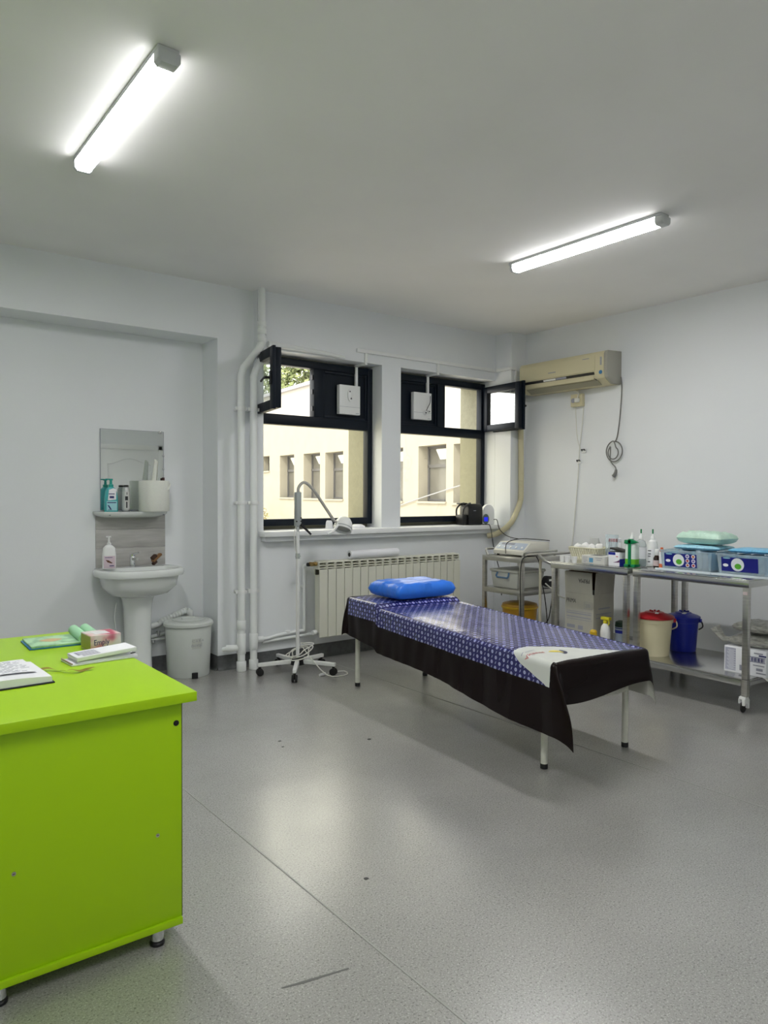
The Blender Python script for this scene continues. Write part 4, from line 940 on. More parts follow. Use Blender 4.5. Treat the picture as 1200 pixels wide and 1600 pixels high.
MB().loft([rr_loop(.022,.022,.012,.0),rr_loop(.024,.05,.016,.06),rr_loop(.006,.04,.004,.115)]).build('film', mat('grey_film', (.42,.43,.42), .35), t, smooth=50)
t = thing('plastic_jar', 'small white jar behind the basket', 'jar', (4.96,3.47,ZT))
MB().lathe([(.038,0),(.040,.004),(.040,.135),(.034,.145)], n=20).build('body', M_white, t)
MB().lathe([(.036,.1455),(.037,.148),(.037,.172),(.034,.175)], n=20).build('lid', M_paper, t)
for k in range(4):
    t = thing('test_tube', ('test tube with a red cap leaning furthest left at the basket','test tube with a red cap, second at the basket','test tube with a red cap, third at the basket','test tube with a red cap leaning nearest at the basket')[k], 'test tube', (4.80+.006*k,3.442-.016*k-.005,ZT+.006), 0, 'red-capped tubes')
    Mt = Matrix.Rotation(math.radians(6),4,'X')
    MB().lathe([(.004,0),(.0065,.004),(.0065,.145),(.0065,.15)], n=10, M=Mt).build('glass', M_paper, t)
    MB().lathe([(.0078,.1505),(.0078,.172),(.006,.175)], n=10, M=Mt).build('cap', M_redink, t)
t = thing('tube_sleeve', 'clear sleeve around the test tubes', 'sleeve', (4.812,3.408,ZT))
MB().loft([rr_loop(.02,.045,.008,.0),rr_loop(.02,.045,.008,.005),rr_loop(.022,.047,.008,.21)]).build('film', M_clear, t)
for k, (x, y, lb_) in enumerate(((4.53,3.655,'leftmost of the three small white cups on the table edge'),(4.52,3.60,'middle one of the three small white cups on the table edge'),(4.515,3.53,'rightmost of the three small white cups on the table edge'))):
    t = thing('medicine_cup', lb_, 'cup', (x,y,ZT), 0, 'small white cups')
    MB().lathe([(.017,0),(.0175,.002),(.022,.046),(.0205,.046),(.016,.004)], n=18).build('cup', M_white, t)
def carton(name, label, cat, loc, dx, dy, h, m, rz=0, group=None):
    t = thing(name, label, cat, loc, rz, group); MB().box(0,dx,0,dy,0,h).build('carton', m, t, bevel=.002); return t
t = carton('glove_box', 'low pale carton with blue print between the cups and the blue box', 'carton', (4.535,3.275,ZT), .12, .205, .062, mat('pale_carton', (.58,.58,.54), .6))
MB().box(-.001,-.0003,.10,.135,.012,.045).build('print', mat('blue_print', (.10,.30,.48), .5), t, smooth=0)
q = MB(); [q.box(-.001,-.0003,y0,y1,z,z+.004) for y0,y1,z in ((.15,.19,.045),(.155,.19,.032),(.15,.185,.02),(.02,.08,.045),(.03,.07,.03),(.165,.185,.010))]; q.build('print', M_greyink, t, smooth=0)
MB().box(.03,.09,.05,.15,.0623,.0635).build('opening', M_dark, t, smooth=0)
t = carton('tape_box', 'white and blue carton with a torn dark lid beside the green bottle', 'carton', (4.565,3.168,ZT), .11, .095, .098, M_paper)
MB().box(-.001,-.0003,.035,.0945,.078,.0975).build('print', M_blue, t, smooth=0)
MB().prism([(.0,.025),(.055,.022),(.02,.033),(.0,.045)], 'x', -.001, -.0003).build('print', mat('purple_print', (.10,.02,.10), .5), t, smooth=0)
MB().box(-.001,-.0003,.012,.03,.064,.07).build('print', M_redink, t, smooth=0)
MB().box(0,.10,-.001,-.0003,.0,.05).build('print', M_blue, t, smooth=0)
MB().box(.005,.10,.01,.09,.0985,.103,Matrix.Rotation(math.radians(0),4,'X')).prism([(.0,.104),(.09,.118),(.092,.130),(-.03,.110)], 'x', .01, .10).build('torn_lid', M_dark, t, bevel=.001)
def bottle(name, label, loc, prof, m, cap_prof, capm, cat='bottle', lab=None, labm=None, group=None, n=22):
    t = thing(name, label, cat, loc, 0, group); MB().lathe(prof, n=n).build('body', m, t); MB().lathe(cap_prof, n=16).build('cap', capm, t)
    if lab: MB().lathe([(lab[0],lab[1]),(lab[0],lab[2])], n=n, cap0=False, cap1=False).build('label', labm or M_paper, t)
    return t
M_green = mat('green_plastic', (.0,.20,.065), .3)
M_clearb = mat('clear_bottle', (.80,.86,.86), .12, trans=.7, ior=1.15)
t = thing('green_pump_bottle', 'clear bottle with a green pump frame and white tip on the far table', 'bottle', (4.615,3.098,ZT))
MB().loft([rr_loop(.03,.042,.012,0),rr_loop(.03,.042,.012,.16),rr_loop(.018,.022,.012,.185)]).build('body', mat('pale_green_body', (.62,.72,.66), .25), t)
MB().loft([rr_loop(.0305,.0425,.012,.001),rr_loop(.0305,.0425,.012,.022),rr_loop(.0305,.0425,.012,.055)]).build('liquid', mat('green_liquid', (.12,.42,.02), .25), t)
MB().box(-.036,.0,-.012,.012,-.0,.20).box(-.036,.036,-.044,.044,.0,.018).build('green_frame', M_green, t, bevel=.002)
MB().prism([(-.062,.178),(-.015,.195),(.042,.192),(.044,.165),(.02,.162),(-.02,.165)], 'x', -.036, -.004).build('green_lever', M_green, t, bevel=.002)
MB().lathe([(.013,.186),(.014,.21),(.009,.222),(.007,.245)], n=14).build('tip', M_white, t)
t = bottle('dropper_bottle', 'large clear bottle with a green tip next to the green pump', (4.75,3.115,ZT), [(.036,0),(.038,.004),(.038,.15),(.030,.178),(.013,.19)], M_clearb, [(.014,.19),(.015,.21),(.006,.225),(.004,.262)], M_white, lab=(.0386,.05,.135), labm=M_paper)
MB().lathe([(.0375,.002),(.0375,.045)], n=22).build('liquid', mat('blue_grey_liquid', (.25,.36,.40), .2), t)
MB().cyl((0,0,.235),(0,0,.266),.0055).build('tip', M_green, t)
t = bottle('dropper_bottle', 'white bottle with a green tip in the row of bottles', (4.77,3.032,ZT), [(.034,0),(.036,.004),(.036,.15),(.028,.180),(.013,.192)], M_white, [(.014,.192),(.015,.21),(.006,.225),(.004,.262)], M_white, lab=(.0366,.015,.125), labm=M_paper)
MB().cyl((0,0,.235),(0,0,.268),.0055).build('tip', M_green, t)
q = MB(); [q.box(-.0385,-.037,y0,y1,z,z+.006) for y0,y1,z in ((-.012,.014,.11),(-.010,.012,.088),(-.006,.014,.07),(-.004,.014,.03))]; q.build('print', M_ink, t, smooth=0)
t = bottle('medicine_bottle', 'brown glass medicine bottle with a white cap', (4.72,2.967,ZT), [(.022,0),(.0235,.003),(.0235,.065),(.012,.085)], mat('brown_glass', (.018,.006,.004), .15), [(.013,.0855),(.014,.088),(.014,.125),(.011,.13)], M_white, lab=(.024,.010,.05), labm=mat('pinkish_label', (.55,.45,.45), .5))
t = bottle('ointment_tube', 'white tube with an orange cap beside the brown bottle', (4.70,2.915,ZT), [(.017,0),(.018,.003),(.018,.105),(.010,.115)], M_paper, [(.013,.1155),(.014,.118),(.009,.145)], mat('orange_cap', (.70,.14,.04), .4), lab=(.0184,.004,.03), labm=mat('orange_band', (.70,.16,.06), .4))
# plastic tubs of packed masks
M_label = mat('tub_label_navy', (.012,.016,.20), .3)
M_maskb = mat('mask_blue', (.22,.52,.70), .45, noise_amt=.12, noise_scale=20)
M_masko = mat('mask_pale', (.50,.70,.76), .4, noise_amt=.1, noise_scale=20)
M_green_f = mat('green_film', (.50,.70,.58), .3, noise_amt=.1, noise_scale=15, bump=.4, bump_scale=40)
def tub(label, y1, ln, circles):
    x0 = 4.60; y0 = y1-ln
    t = thing('plastic_tub', label, 'tub', (x0,y0,ZT), 0, 'clear tubs of masks')
    W_, Hh = .33, .135
    o = [(.012,.012),(W_-.012,.012),(W_-.012,ln-.012),(.012,ln-.012)]; p_ = [(0,0),(W_,0),(W_,ln),(0,ln)]
    ins = lambda poly, d: [(x+(d if x < W_/2 else -d), y+(d if y < ln/2 else -d)) for x,y in poly]
    V = lambda poly, z: [Vector((x,y,z)) for x,y in poly]
    MB().loft([V(o,.006),V(p_,Hh),V(ins(p_,.002),Hh),V(ins(o,.002),.009)]).build('tub_shell', M_clear, t, smooth=0)
    MB().loft([V(ins(p_,-.006),Hh-.004),V(ins(p_,-.006),Hh+.004),V(ins(p_,.001),Hh+.004),V(ins(p_,.001),Hh-.004)], False, False).build('rim', M_clear, t)
    MB().box(-.03,W_+.02,-.012,ln+.02,.0,.0055).box(-.03,-.024,-.012,ln+.02,.0055,.013).build('lid_underneath', mat('clear_lid', (.62,.70,.74), .25), t, bevel=.001)
    Lw = min(.235,ln-.04); ly1 = ln-.03; ly0 = ly1-Lw
    sl = .012/Hh
    fx = lambda z, d: .012-(z-.006)*sl-d
    lb_ = MB().add([(fx(z,d),y,z) for z,y,d in ((.028,ly0,.0006),(.028,ly1,.0006),(.118,ly1,.0006),(.118,ly0,.0006),(.028,ly0,.0016),(.028,ly1,.0016),(.118,ly1,.0016),(.118,ly0,.0016))], ((0,1,2,3),(7,6,5,4),(0,4,5,1),(1,5,6,2),(2,6,7,3),(3,7,4,0))).build('label', M_label, t, smooth=0)
    def disc(yc, zc, ry, rz_, m_, nm, d=.0022):
        MB().add([(fx(zc+rz_*math.sin(a),d), yc+ry*math.cos(a), zc+rz_*math.sin(a)) for a in [2*PI*i/22 for i in range(22)]], (tuple(range(22)),)).build(nm, m_, t if nm == 'label' else lb_, smooth=0, fix=False)
    oc = ly1-.105
    disc(oc,.073,.042,.042,mat('oval_white', (.74,.78,.80), .4),'label_oval')
    disc(oc-.003,.062,.022,.018,mat('oval_green', (.10,.42,.03), .5),'label_spot',.0028)
    disc(ly1-.028,.066,.018,.010,M_paper,'label_code',.0026)
    disc(ly1-.035,.112,.025,.004,M_tealpale,'label_code',.0026)
    if circles:
        for yy in (ly1-.170,ly1-.212):
            for k, zz in enumerate((.103,.073,.043)): disc(yy,zz,.014,.013,M_paper,'label_dot'); disc(yy,zz,.009,.008,(mat('spot_orange',(.5,.16,.05),.5),mat('spot_violet',(.22,.18,.42),.5),M_redink)[(k+(yy>ly1-.2))%3],'label_dot',.0028)
    return t
tub('clear tub of blue mask packs with a full navy label, left one', 2.865, .37, True)
tub('clear tub of blue mask packs with a folded navy label, right one', 2.46, .37, False)
M_packs = [mat('pack_blue_a', (.16,.45,.68), .4, noise_amt=.15, noise_scale=25, stretch=(1,6,1)), mat('pack_blue_b', (.34,.62,.76), .35, noise_amt=.15, noise_scale=25, stretch=(1,6,1)), mat('pack_white_blue', (.62,.72,.78), .35, noise_amt=.1, noise_scale=25)]
k = 0
def pack(label, loc, dx, dy, dz, m, tilt=0, rz=0, group='mask packs in the tubs'):
    t = thing('mask_pack', label, 'mask pack', loc, rz, group)
    MT = Matrix.Rotation(tilt,4,'X'); q = MB(); n = 10
    def P(u,v,s):
        kk = ((1-abs(2*u-1)**4)*(1-abs(2*v-1)**4))**.5
        return MT @ Vector((dx*u, s*dy*.5*kk+.003*noise.noise(Vector((u*6,v*6,s*3+loc[1]*40))), dz*v))
    q.grid(lambda u,v: P(u,v,1), n, n); q.grid(lambda u,v: P(v,u,-1), n, n)
    q.build('film', m, t, smooth=50); return t
w1 = ('furthest','second','third','fourth','fifth','sixth','seventh','eighth','ninth','nearest')
for i in range(8):
    yy = 2.825-.042*i
    pack('blue mask pack standing in the left tub, %s from the far end' % w1[i] if i < 7 else 'pale mask pack standing last at the near end of the left tub', (4.635,yy,ZT+.014), .27, .026, .108+.012*(i%3), M_packs[(i+ (2 if i > 5 else 0))%3], math.radians(-4), 0)
for i in range(7):
    yy = 2.425-.043*i
    pack('blue mask pack standing in the right tub, %s from the far end' % w1[i], (4.635,yy,ZT+.014), .27, .026, .110+.008*(i%2), M_packs[i%2], math.radians(-3), 0)
def bag(label, loc, lx, ly, h, m, rz=0, cat='bag', name='film_pack', group=None):
    t = thing(name, label, cat, loc, rz, group); q = MB(); n = 22
    def P(u,v,s):
        x = 2*u-1; y = 2*v-1; kk = max(0,(1-abs(x)**5)*(1-abs(y)**5))**.4
        wr = .22*noise.noise(Vector((x*3+loc[0]*9,y*4+loc[1]*7,s)))+.22*noise.noise(Vector((x*7,y*6+x*5,s+5)))
        return Vector((x*lx/2,y*ly/2+.004*noise.noise(Vector((x*8,y*8,0))),(h*(.5+.5*kk*(1+wr)) if s > 0 else h*.5*(1-kk))))
    q.grid(lambda u,v: P(u,v,1), n, n); q.grid(lambda u,v: P(v,u,-1), n, n)
    q.build('film', m, t, smooth=50); return t
bag('flat light blue pack lying across the left tub', (4.80,2.66,ZT+.141), .26, .32, .034, M_packs[1], .05)
bag('puffed pale green film pack on top of the left tub', (4.81,2.645,ZT+.180), .22, .34, .085, M_green_f, -.06)
bag('flat blue film pack lying on the right tub', (4.80,2.29,ZT+.141), .24, .30, .030, M_packs[0], .04)

# lower shelves
ZB = SZ+.0005
bx_ = thing('cardboard_box', 'grey open carton printed PRIMA on the far table shelf', 'carton', (4.58,3.40,ZB))
CW, CD, CH = .25, .265, .375
for (x0,x1,y0,y1) in ((0,.005,0,CD),(CW-.005,CW,0,CD),(.005,CW-.005,0,.005),(.005,CW-.005,CD-.005,CD)):
    MB().box(x0,x1,y0,y1,0,CH).build('side', M_card, bx_, smooth=0)
MB().box(.005,CW-.005,.005,CD-.005,0,.005).build('bottom', M_card, bx_, smooth=0)
Mfl = Matrix.Translation((0,0,CH)) @ Matrix.Rotation(math.radians(-3),4,'Y')
MB().box(0,.004,.012,CD,.001,.165,Mfl).build('flap', M_card, bx_, smooth=0)
MB().box(.014,CW,0,.004,.001,.165,Matrix.Translation((0,0,CH)) @ Matrix.Rotation(math.radians(4),4,'X')).build('flap', M_card, bx_, smooth=0)
MB().box(CW-.004,CW,.0,CD,.001,.165,Matrix.Translation((0,0,CH))).build('flap', M_cardin, bx_, smooth=0)
MB().box(0,CW,CD-.004,CD,.001,.165,Matrix.Translation((0,0,CH))).build('flap', M_cardin, bx_, smooth=0)
def west(y, z, body, size, m=M_ink, flip=False, sx=1, par=bx_, x=-.0008):
    M_ = frame((x,y,z), (0,-1,0), (0,0,1)) if not flip else frame((x,y,z), (0,1,0), (0,0,-1))
    return text('lettering', body, size, m, par, M_, extrude=.0002, sx=sx)
west(CD-.012,CH-.075,'PRIMA',.045, sx=.72)
west(.03,CH+.115,'PRIMA',.045, flip=True, sx=.82, x=-.008)
west(.075,CH-.10,'200',.040, m=M_greyink, sx=.8)
q = MB()
for y0,y1,z0,z1 in ((.012,.085,.262,.2635),(.012,.085,.312,.3135),(.012,.0135,.262,.3135),(.0835,.085,.262,.3135),(.015,.25,.232,.236),(.02,.25,.215,.223),(.02,.25,.188,.196),(.015,.25,.172,.176),(.17,.245,.105,.130),(.095,.14,.098,.130),(.16,.245,.035,.0375),(.16,.245,.068,.0705),(.16,.1625,.035,.0705),(.2425,.245,.035,.0705),(.10,.14,.045,.055),(.015,.06,.030,.033),(.015,.06,.065,.068)):
    q.box(-.001,-.0003,y0,y1,z0,z1)
q.build('print', M_greyink, bx_, smooth=0)
q = MB(); [q.box(x0,x1,-.001,-.0003,z0,z1) for x0,x1,z0,z1 in ((.03,.22,.222,.228),(.03,.22,.192,.198),(.06,.20,.26,.27))]; q.build('print', M_greyink, bx_, smooth=0)
t = thing('spray_bottle', 'white spray bottle with a yellow trigger beside the carton', 'spray bottle', (4.61,3.315,ZB))
MB().lathe([(.034,0),(.037,.004),(.037,.11),(.030,.15),(.014,.172)], n=22).build('body', M_white, t)
tg = MB().lathe([(.016,.1725),(.016,.195),(.011,.20)], n=14).box(-.018,.018,-.042,.03,.199,.222).build('trigger_head', M_lemon, t, bevel=.004)
MB().tube([(0,-.028,.20),(0,-.034,.18),(0,-.028,.165)], .006, 8).build('trigger', M_lemon, tg)
MB().lathe([(.0375,.012),(.0375,.035)], n=22, cap0=False, cap1=False).build('label', mat('pink_band', (.60,.28,.24), .5), t)
t = thing('capped_bottle', 'bottle with a round amber yellow cap in front of the carton', 'bottle', (4.535,3.365,ZB))
MB().lathe([(.028,0),(.029,.003),(.029,.05),(.018,.062)], n=20).build('body', M_white, t)
MB().lathe([(.025,.0625),(.027,.066),(.027,.112),(.018,.124),(.006,.127)], n=20).build('cap', M_yellow, t)
t = thing('wipe_canister', 'blue and white canister with a dark green lid beside the spray bottle', 'canister', (4.70,3.235,ZB))
MB().lathe([(.044,0),(.046,.004),(.048,.15)], n=24).build('body', mat('grey_blue_body', (.34,.40,.48), .4), t)
MB().lathe([(.0485,.105),(.0487,.128)], n=24, cap0=False, cap1=False).build('band', M_blue, t)
MB().lathe([(.0485,.138),(.0487,.146)], n=24, cap0=False, cap1=False).build('band', M_navyink, t)
MB().lathe([(.049,.1505),(.050,.156),(.046,.185),(.025,.195)], n=24).build('lid', mat('dark_green_lid', (.006,.025,.012), .5), t)
def lid_bin(name, label, loc, r0, r1, h, mb, ml, hm, a):
    t = thing(name, label, 'bin', loc, a, 'lidded bins on the table shelf')
    MB().lathe([(r0,0),(r0+.003,.004),(r1-.006,h-.03),(r1,h-.028),(r1,h-.003),(r1-.004,h)], n=32).build('bucket', mb, t)
    l = MB().lathe([(r1+.002,h+.0005),(r1+.009,h-.0),(r1+.009,h+.012),(r1-.004,h+.020),(r1*.55,h+.034),(r1*.5,h+.040),(0,h+.042)], n=32, cap1=False).build('lid', ml, t, smooth=30)
    MB().box(-.05,.015,-.012,.012,h+.0405,h+.0435,Matrix.Translation((-.035,-.02,-.0015))).build('lid_label', M_white, l, bevel=.001)
    q = MB(); [q.cyl((.02+.02*math.cos(c_),.03*math.sin(c_),h+.038),(.02+.02*math.cos(c_),.03*math.sin(c_),h+.050),.007) for c_ in (0,1.3,2.6,3.9,5.2)]; q.build('lid_knob', ml, l)
    hn = MB().tube([(0,-r1-.012,h-.012),(.0,-r1-.022,h-.03),(.02,-r1-.02,h-.06),(.055,-r1*.9,h-.085)], .005, 7, sub=5).build('handle', hm, t)
    MB().cyl((0,-r1-.002,h-.012),(0,-r1-.018,h-.012),.014).build('handle_lug', ml, t)
    return t
lid_bin('lidded_bin', 'cream bin with a red lid on the near table shelf', (4.665,2.945,ZB), .098, .126, .262, M_bincream, M_red, M_bincream, .5)
lid_bin('lidded_bin', 'blue bin with a blue lid behind the red-lidded bin', (4.965,2.90,ZB), .086, .108, .238, M_blue, M_blue, M_black, .3)
t = thing('printed_carton', 'white carton with navy print on the near table shelf', 'carton', (4.60,2.135,ZB))
MB().box(0,.32,0,.265,0,.165).build('carton', M_paper, t, bevel=.002)
MB().box(-.001,-.0003,.19,.258,.012,.155).build('side_print', mat('lilac_print', (.42,.43,.52), .6), t, smooth=0)
q = MB(); [q.box(-.0016,-.0011,.19+.012*(i%2),.235+.012*(i%3)*.5,.02+.0075*i,.0225+.0075*i) for i in range(17)]; q.build('print', M_paper, t, smooth=0)
q = MB()
for y0,y1,z0,z1 in ((.005,.10,.118,.121),(.005,.10,.088,.091),(.098,.101,.088,.121)): q.box(-.001,-.0003,y0,y1,z0,z1)
for i in range(12): q.box(-.001,-.0003,.008+.007*i,.008+.007*i+.002+.002*(i%3),.093,.116)
q.box(-.001,-.0003,.0,.045,.127,.136); q.build('print', M_navyink, t, smooth=0)
q = MB(); [q.box(-.001,-.0003,y0,y1,z0,z1) for y0,y1,z0,z1 in ((.02,.075,.140,.148),(.01,.08,.066,.072),(.0,.06,.018,.026),(.02,.06,.036,.052),(.105,.165,.02,.055))]; q.build('print', M_greyink, t, smooth=0)
M_wrap = mat('crinkled_wrap', (.42,.42,.38), .3, noise_amt=.35, noise_scale=14, bump=.6, bump_scale=25, stretch=(1,2,6))
bag('lower grey film-wrapped bundle lying on the printed carton', (4.765,2.265,ZB+.166), .30, .25, .070, M_wrap, .03, 'bundle', 'wrapped_bundle', 'wrapped bundles')
bag('upper grey film-wrapped bundle on top of the other bundle', (4.775,2.255,ZB+.256), .28, .24, .060, M_wrap, -.06, 'bundle', 'wrapped_bundle', 'wrapped bundles')
t = thing('twisted_wrap', 'twisted tail of clear film sticking out left of the bundles', 'film', (4.64,2.40,ZB+.17))
MB().tube([(.0,-.03,.035),(-.005,.02,.03),(-.01,.05,.06),(-.015,.075,.10)], [.012,.034], 7, sub=3).build('film', M_wrap, t, smooth=0)
t = thing('plastic_sheet', 'clear plastic sheet hanging over the shelf corner', 'sheet', (4.60,2.165,ZB))
MB().grid(lambda u,v: Vector((-.01+.30*u, -.045+.05*v, .0045-.020*(1-v)**2+.004*noise.noise(Vector((u*6,v*4,0))))), 14, 6).build('film', mat('thin_sheet', (.60,.60,.56), .3), t)

# ------------------------------------------------------------------ green desk
dk = thing('lime_desk', 'lime green desk with chrome feet in the left foreground', 'desk', (0,2.06,0))
MB().box(-.75,.872,0,1.225,.722,.75).build('desktop', M_lime, dk, bevel=.0015)
MB().box(-.70,.839,.038,.056,.066,.7215).build('end_panel', M_lime, dk, bevel=.001)
MB().box(.8392,.8412,.039,.055,.066,.7215).build('panel_edging', M_dark, dk, smooth=0)
MB().box(-.70,.839,.030,.50,.046,.0655).build('base_board', M_lime, dk, bevel=.001)
MB().box(.822,.839,.0565,.50,.066,.7215).build('side_panel', M_lime, dk, bevel=.001)
MB().box(-.70,.839,1.17,1.188,.046,.7215).build('end_panel', M_lime, dk, bevel=.001)
MB().box(.60,.618,.50,1.1695,.30,.7215).build('modesty_panel', M_lime, dk, bevel=.001)
for x, y in ((.768,.052),(.345,.052),(-.30,.052),(.775,.44),(.775,1.178),(-.3,1.178)):
    lg = MB().cyl((x,y,.012),(x,y,.0455),.019,n=20).build('foot', M_chrome, dk)
    MB().lathe([(.020,0),(.022,.002),(.022,.008),(.019,.012)], (x,y,0), 20).build('foot_pad', M_black, lg)
    MB().lathe([(.0195,.0122),(.0195,.016)], (x,y,0), 20).build('foot_ring', M_black, lg)
MB().cyl((.822,.0375,.655),(.822,.036,.655),.0085,n=20).build('hole_cap', M_black, dk)
for x, z in ((.765,.332),(.380,.338)):
    MB().cyl((x,.0375,z),(x,.0362,z),.0055,n=14).build('screw', M_steel, dk)
    MB().box(x-.003,x+.003,.0355,.0361,z-.0008,z+.0008).build('screw_slot', M_black, dk, smooth=0)
ZD = .7505
# open notebook
nb_ = thing('open_notebook', 'open diary with handwriting and a dark cover on the desk', 'notebook', (.40,2.415,ZD), math.radians(2))
MB().box(-.34,.158,-.006,.262,0,.004).build('cover', mat('navy_cover', (.012,.014,.03), .5), nb_, bevel=.001)
def pages(x0, x1, h0, h1, ins):
    def top(u): return .0045+h0+(h1-h0)*u**.6-.004*math.sin(PI*u)
    return MB().grid(lambda u,v: Vector((x0+(x1-x0)*u, .254*v+ins, top(u))), 12, 4)
q = MB(); prof = [(-.085,.0045)] + [(-.085+.235*i/12, .0045+.020-.004*(i/12)**2+ (.004*math.sin(PI*i/12))) for i in range(13)] + [(.152,.0045)]
q.prism(prof, 'y', .0, .255); q.build('page_block', M_paper, nb_)
q = MB(); prof = [(-.335,.0045)] + [(-.335+.248*i/12, .0045+.014+.004*math.sin(PI*i/12)) for i in range(13)] + [(-.087,.0045)]
q.prism(prof, 'y', .0, .255); q.build('page_block', M_paper, nb_)
q = MB(); q.grid(lambda u,v: Vector((-.08+.205*u, .06+.192*v, .0272+.006*math.sin(PI*u*.9)+.012*max(0,u-.7)*v)), 14, 6); q.build('lifted_page', M_paper, nb_)
q = MB()
for r_ in range(11):
    x = -.07
    while x < .10:
        w_ = random.uniform(.008,.026)
        if random.random() < .78:
            yy = .075+.0155*r_; zz = .0275+.006*math.sin(PI*((x+.08+w_/2)/.205)*.9)+.0012
            pts_ = [(x+w_*i/5, yy+random.uniform(-.0025,.0025), zz) for i in range(6)]; q.tube(pts_, .0006, 3)
        x += w_+.006
hw = q.build('handwriting', M_greyink, nb_, smooth=0, fix=False); hw['kind'] = 'stuff'
rb = thing('ribbon_bookmark', 'olive yellow ribbon bookmark lying on the desk', 'ribbon', (.55,2.45,ZD))
cpts = [(-.02,.13),(.03,.145),(.055,.115),(.075,.075),(.10,.055),(.13,.075),(.155,.065)]
def crv(t_):
    s_ = t_*(len(cpts)-1); i = min(int(s_),len(cpts)-2); f_ = s_-i; f2 = f_*f_*(3-2*f_)
    return Vector((cpts[i][0]+(cpts[i+1][0]-cpts[i][0])*f_, cpts[i][1]+(cpts[i+1][1]-cpts[i][1])*f2, 0))
MB().grid(lambda u,v: crv(u)+Vector((.0,.016*(v-.5),.0065+.0035*math.sin(u*14)+.004*(v-.5)*math.sin(u*9+1))), 40, 2).build('ribbon', mat('ribbon_olive', (.24,.19,.008), .5), rb)
# clipped papers
cp_ = thing('folder_pad', 'narrow stack of white printed papers in an open case near the desk edge', 'papers', (.655,2.605,ZD), math.radians(4))
MB().box(0,.232,0,.112,0,.006).build('case', M_paper, cp_, bevel=.0015)
MB().box(.0,.004,.0,.112,.006,.010).build('case_edge', mat('dusty_pink', (.42,.30,.30), .5), cp_, smooth=0)
MB().box(.022,.232,.004,.108,.0062,.010).build('page_block', M_paper, cp_, bevel=.001)
MB().box(.02,.228,.002,.106,.0,.013,Matrix.Translation((.0,.0,.0125)) @ Matrix.Rotation(math.radians(-3),4,'Y')).build('page_block', M_paper, cp_, bevel=.001)
MB().box(.205,.222,-.001,.004,.0165,.0195).build('clip', M_ink, cp_, smooth=0)
q = MB(); [q.box(.045,.105,.015+.011*i,.018+.011*i,.0132,.0138,Matrix.Translation((0,0,.0125)) @ Matrix.Rotation(math.radians(-3),4,'Y')) for i in range(7)]; q.box(.035,.043,.035,.085,.0132,.0138,Matrix.Translation((0,0,.0125)) @ Matrix.Rotation(math.radians(-3),4,'Y')); q.build('print', M_greyink, cp_, smooth=0)
# tissue box
tb = thing('tissue_box', 'pink and white tissue box on the desk', 'tissue box', (.772,2.80,ZD), math.radians(3))
def flower_material():
    m = bpy.data.materials.new('floral_print'); m.use_nodes = True; nt = m.node_tree; b = nt.nodes['Principled BSDF']; L = nt.links
    tc = nt.nodes.new('ShaderNodeTexCoord'); n = nt.nodes.new('ShaderNodeTexNoise'); n.inputs['Scale'].default_value = 16; n.inputs['Detail'].default_value = 1.5
    L.new(tc.outputs['Object'], n.inputs['Vector']); r = nt.nodes.new('ShaderNodeValToRGB'); e = r.color_ramp.elements
    e[0].position = .36; e[0].color = (.48,.07,.13,1); e[1].position = .62; e[1].color = (.72,.68,.64,1)
    for p, c in ((.44,(.62,.28,.32,1)),(.50,(.70,.52,.50,1))): x = e.new(p); x.color = c
    L.new(n.outputs[0], r.inputs[0]); L.new(r.outputs[0], b.inputs['Base Color']); b.inputs['Roughness'].default_value = .4; return m
MB().box(0,.112,0,.112,0,.060).build('carton', flower_material(), tb, bevel=.001)
MB().box(.025,.080,.025,.085,.0602,.0608).build('opening_film', mat('film_white', (.74,.74,.74), .3), tb, smooth=0)
MB().box(-.0008,-.0002,.004,.108,.004,.056).build('end_print', mat('olive_print', (.36,.33,.10), .5), tb, smooth=0)
text('lettering', 'Emply', .030, M_navyink, tb, frame((.010,-.0008,.024), (1,0,0), (0,0,1)), extrude=.0002, sx=.8)
text('lettering', 'tissue', .018, M_navyink, tb, frame((.042,-.0008,.010), (1,0,0), (0,0,1)), extrude=.0002, sx=.9)
# green booklet and rolls
gb = thing('green_booklet', 'thin pale green booklet with a blue underside on the desk', 'booklet', (.655,2.965,ZD), math.radians(-2))
MB().box(-.058,.125,0,.195,0,.0055).build('blue_back', mat('blue_back', (.03,.18,.45), .4), gb, bevel=.001)
def greenprint():
    m = bpy.data.materials.new('green_print'); m.use_nodes = True; nt = m.node_tree; b = nt.nodes['Principled BSDF']; L = nt.links
    tc = nt.nodes.new('ShaderNodeTexCoord'); n = nt.nodes.new('ShaderNodeTexNoise'); n.inputs['Scale'].default_value = 22; n.inputs['Detail'].default_value = 3; L.new(tc.outputs['Object'], n.inputs['Vector'])
    r = nt.nodes.new('ShaderNodeValToRGB'); e = r.color_ramp.elements; e[0].position = .40; e[0].color = (.25,.46,.28,1); e[1].position = .55; e[1].color = (.42,.66,.42,1)
    L.new(n.outputs[0], r.inputs[0]); L.new(r.outputs[0], b.inputs['Base Color']); b.inputs['Roughness'].default_value = .5; return m
MB().box(-.052,.125,0,.195,.0057,.013).build('cover', greenprint(), gb, bevel=.0015)
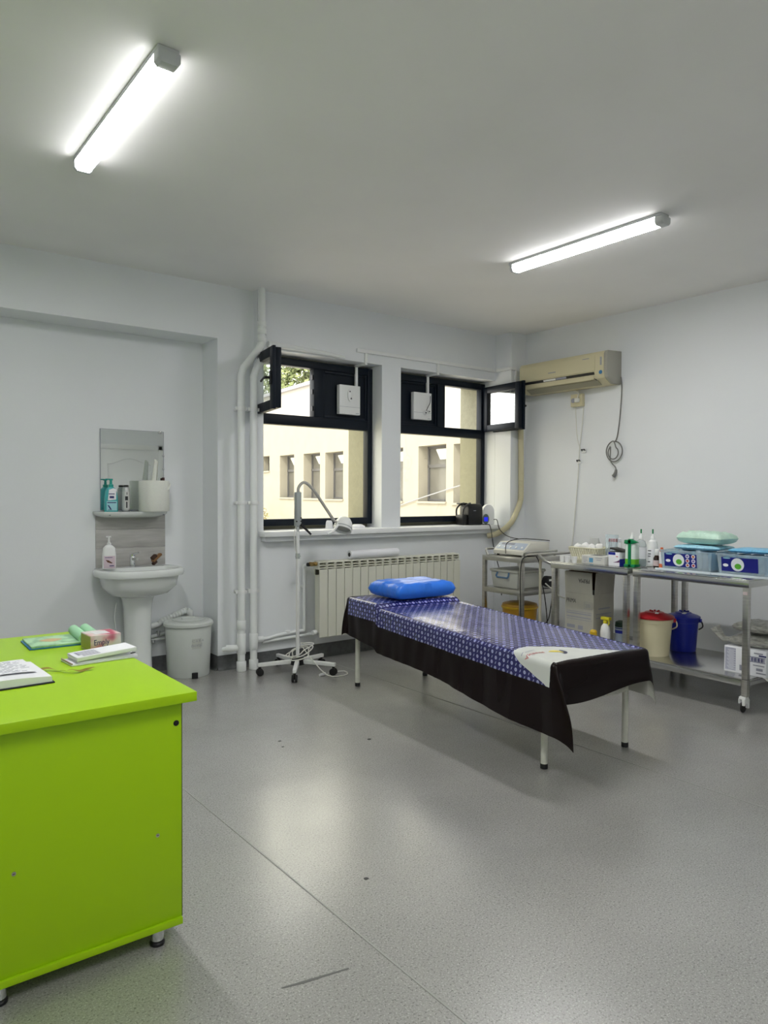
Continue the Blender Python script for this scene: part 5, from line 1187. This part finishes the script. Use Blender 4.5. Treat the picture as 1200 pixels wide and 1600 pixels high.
MB().prism([(.035+.040*math.cos(a)*(1+.12*math.sin(3*a)), .10+.030*math.sin(a)*(1+.15*math.cos(4*a))) for a in [2*PI*i/18 for i in range(18)]], 'z', .0132, .0136).build('print', mat('peach_print', (.58,.42,.22), .5), gb, smooth=0)
M_mint = mat('mint_roll', (.36,.68,.42), .45)
for k in range(2):
    t = thing('rolled_sheet', ('mint green rolled sheet at the booklet end, left one','mint green rolled sheet touching the tissue box corner, right one')[k], 'rolled sheet', (.795+.046*k,2.975+.004*k,ZD), math.radians(-4), 'mint rolls')
    q = MB(); sp2 = []
    Mr2 = Matrix.Rotation(-PI/2,4,'X')
    q.lathe([(.014,0),(.020,.001),(.021,.004),(.021,.215),(.020,.218),(.014,.219)], n=20, M=Mr2, cap0=False, cap1=False); q.v = [v+Vector((0,0,.0215)) for v in q.v]
    q.build('roll', M_mint, t); q = MB(); q.lathe([(.0138,.002),(.0138,.217)], n=16, M=Mr2); q.v = [v+Vector((0,0,.0215)) for v in q.v]; q.build('core', mat('mint_core', (.22,.45,.28), .6), t)

# ------------------------------------------------------------------ loose pieces become parts of their own
def split_loose(o):
    bm = bmesh.new(); bm.from_mesh(o.data); seen = set(); isl = []
    for f in bm.faces:
        if f.index in seen: continue
        st = [f]; cur = []; seen.add(f.index)
        while st:
            g = st.pop(); cur.append(g.index)
            for e in g.edges:
                for h in e.link_faces:
                    if h.index not in seen: seen.add(h.index); st.append(h)
        isl.append(set(cur))
    bm.free()
    if len(isl) < 2: return
    src = o.data
    for k, keep in enumerate(isl):
        b2 = bmesh.new(); b2.from_mesh(src); b2.faces.ensure_lookup_table()
        bmesh.ops.delete(b2, geom=[f for f in b2.faces if f.index not in keep], context='FACES')
        m_ = bpy.data.meshes.new(src.name); b2.to_mesh(m_); b2.free()
        for mm in src.materials: m_.materials.append(mm)
        if k == 0: o.data = m_
        else:
            c = o.copy(); c.data = m_; COL.objects.link(c)
SPLIT = {'coupling','clip','wall_bracket','screw','screw_cap','knob','hinge','strike_plate','supply_pipe','carry_handle','plug','pin','print','socket_mark','scuff_mark','glazing_seal','lid_knob'}
for o in [o for o in COL.objects if o.type == 'MESH' and o.name.split('.')[0] in SPLIT and o.parent]: split_loose(o)
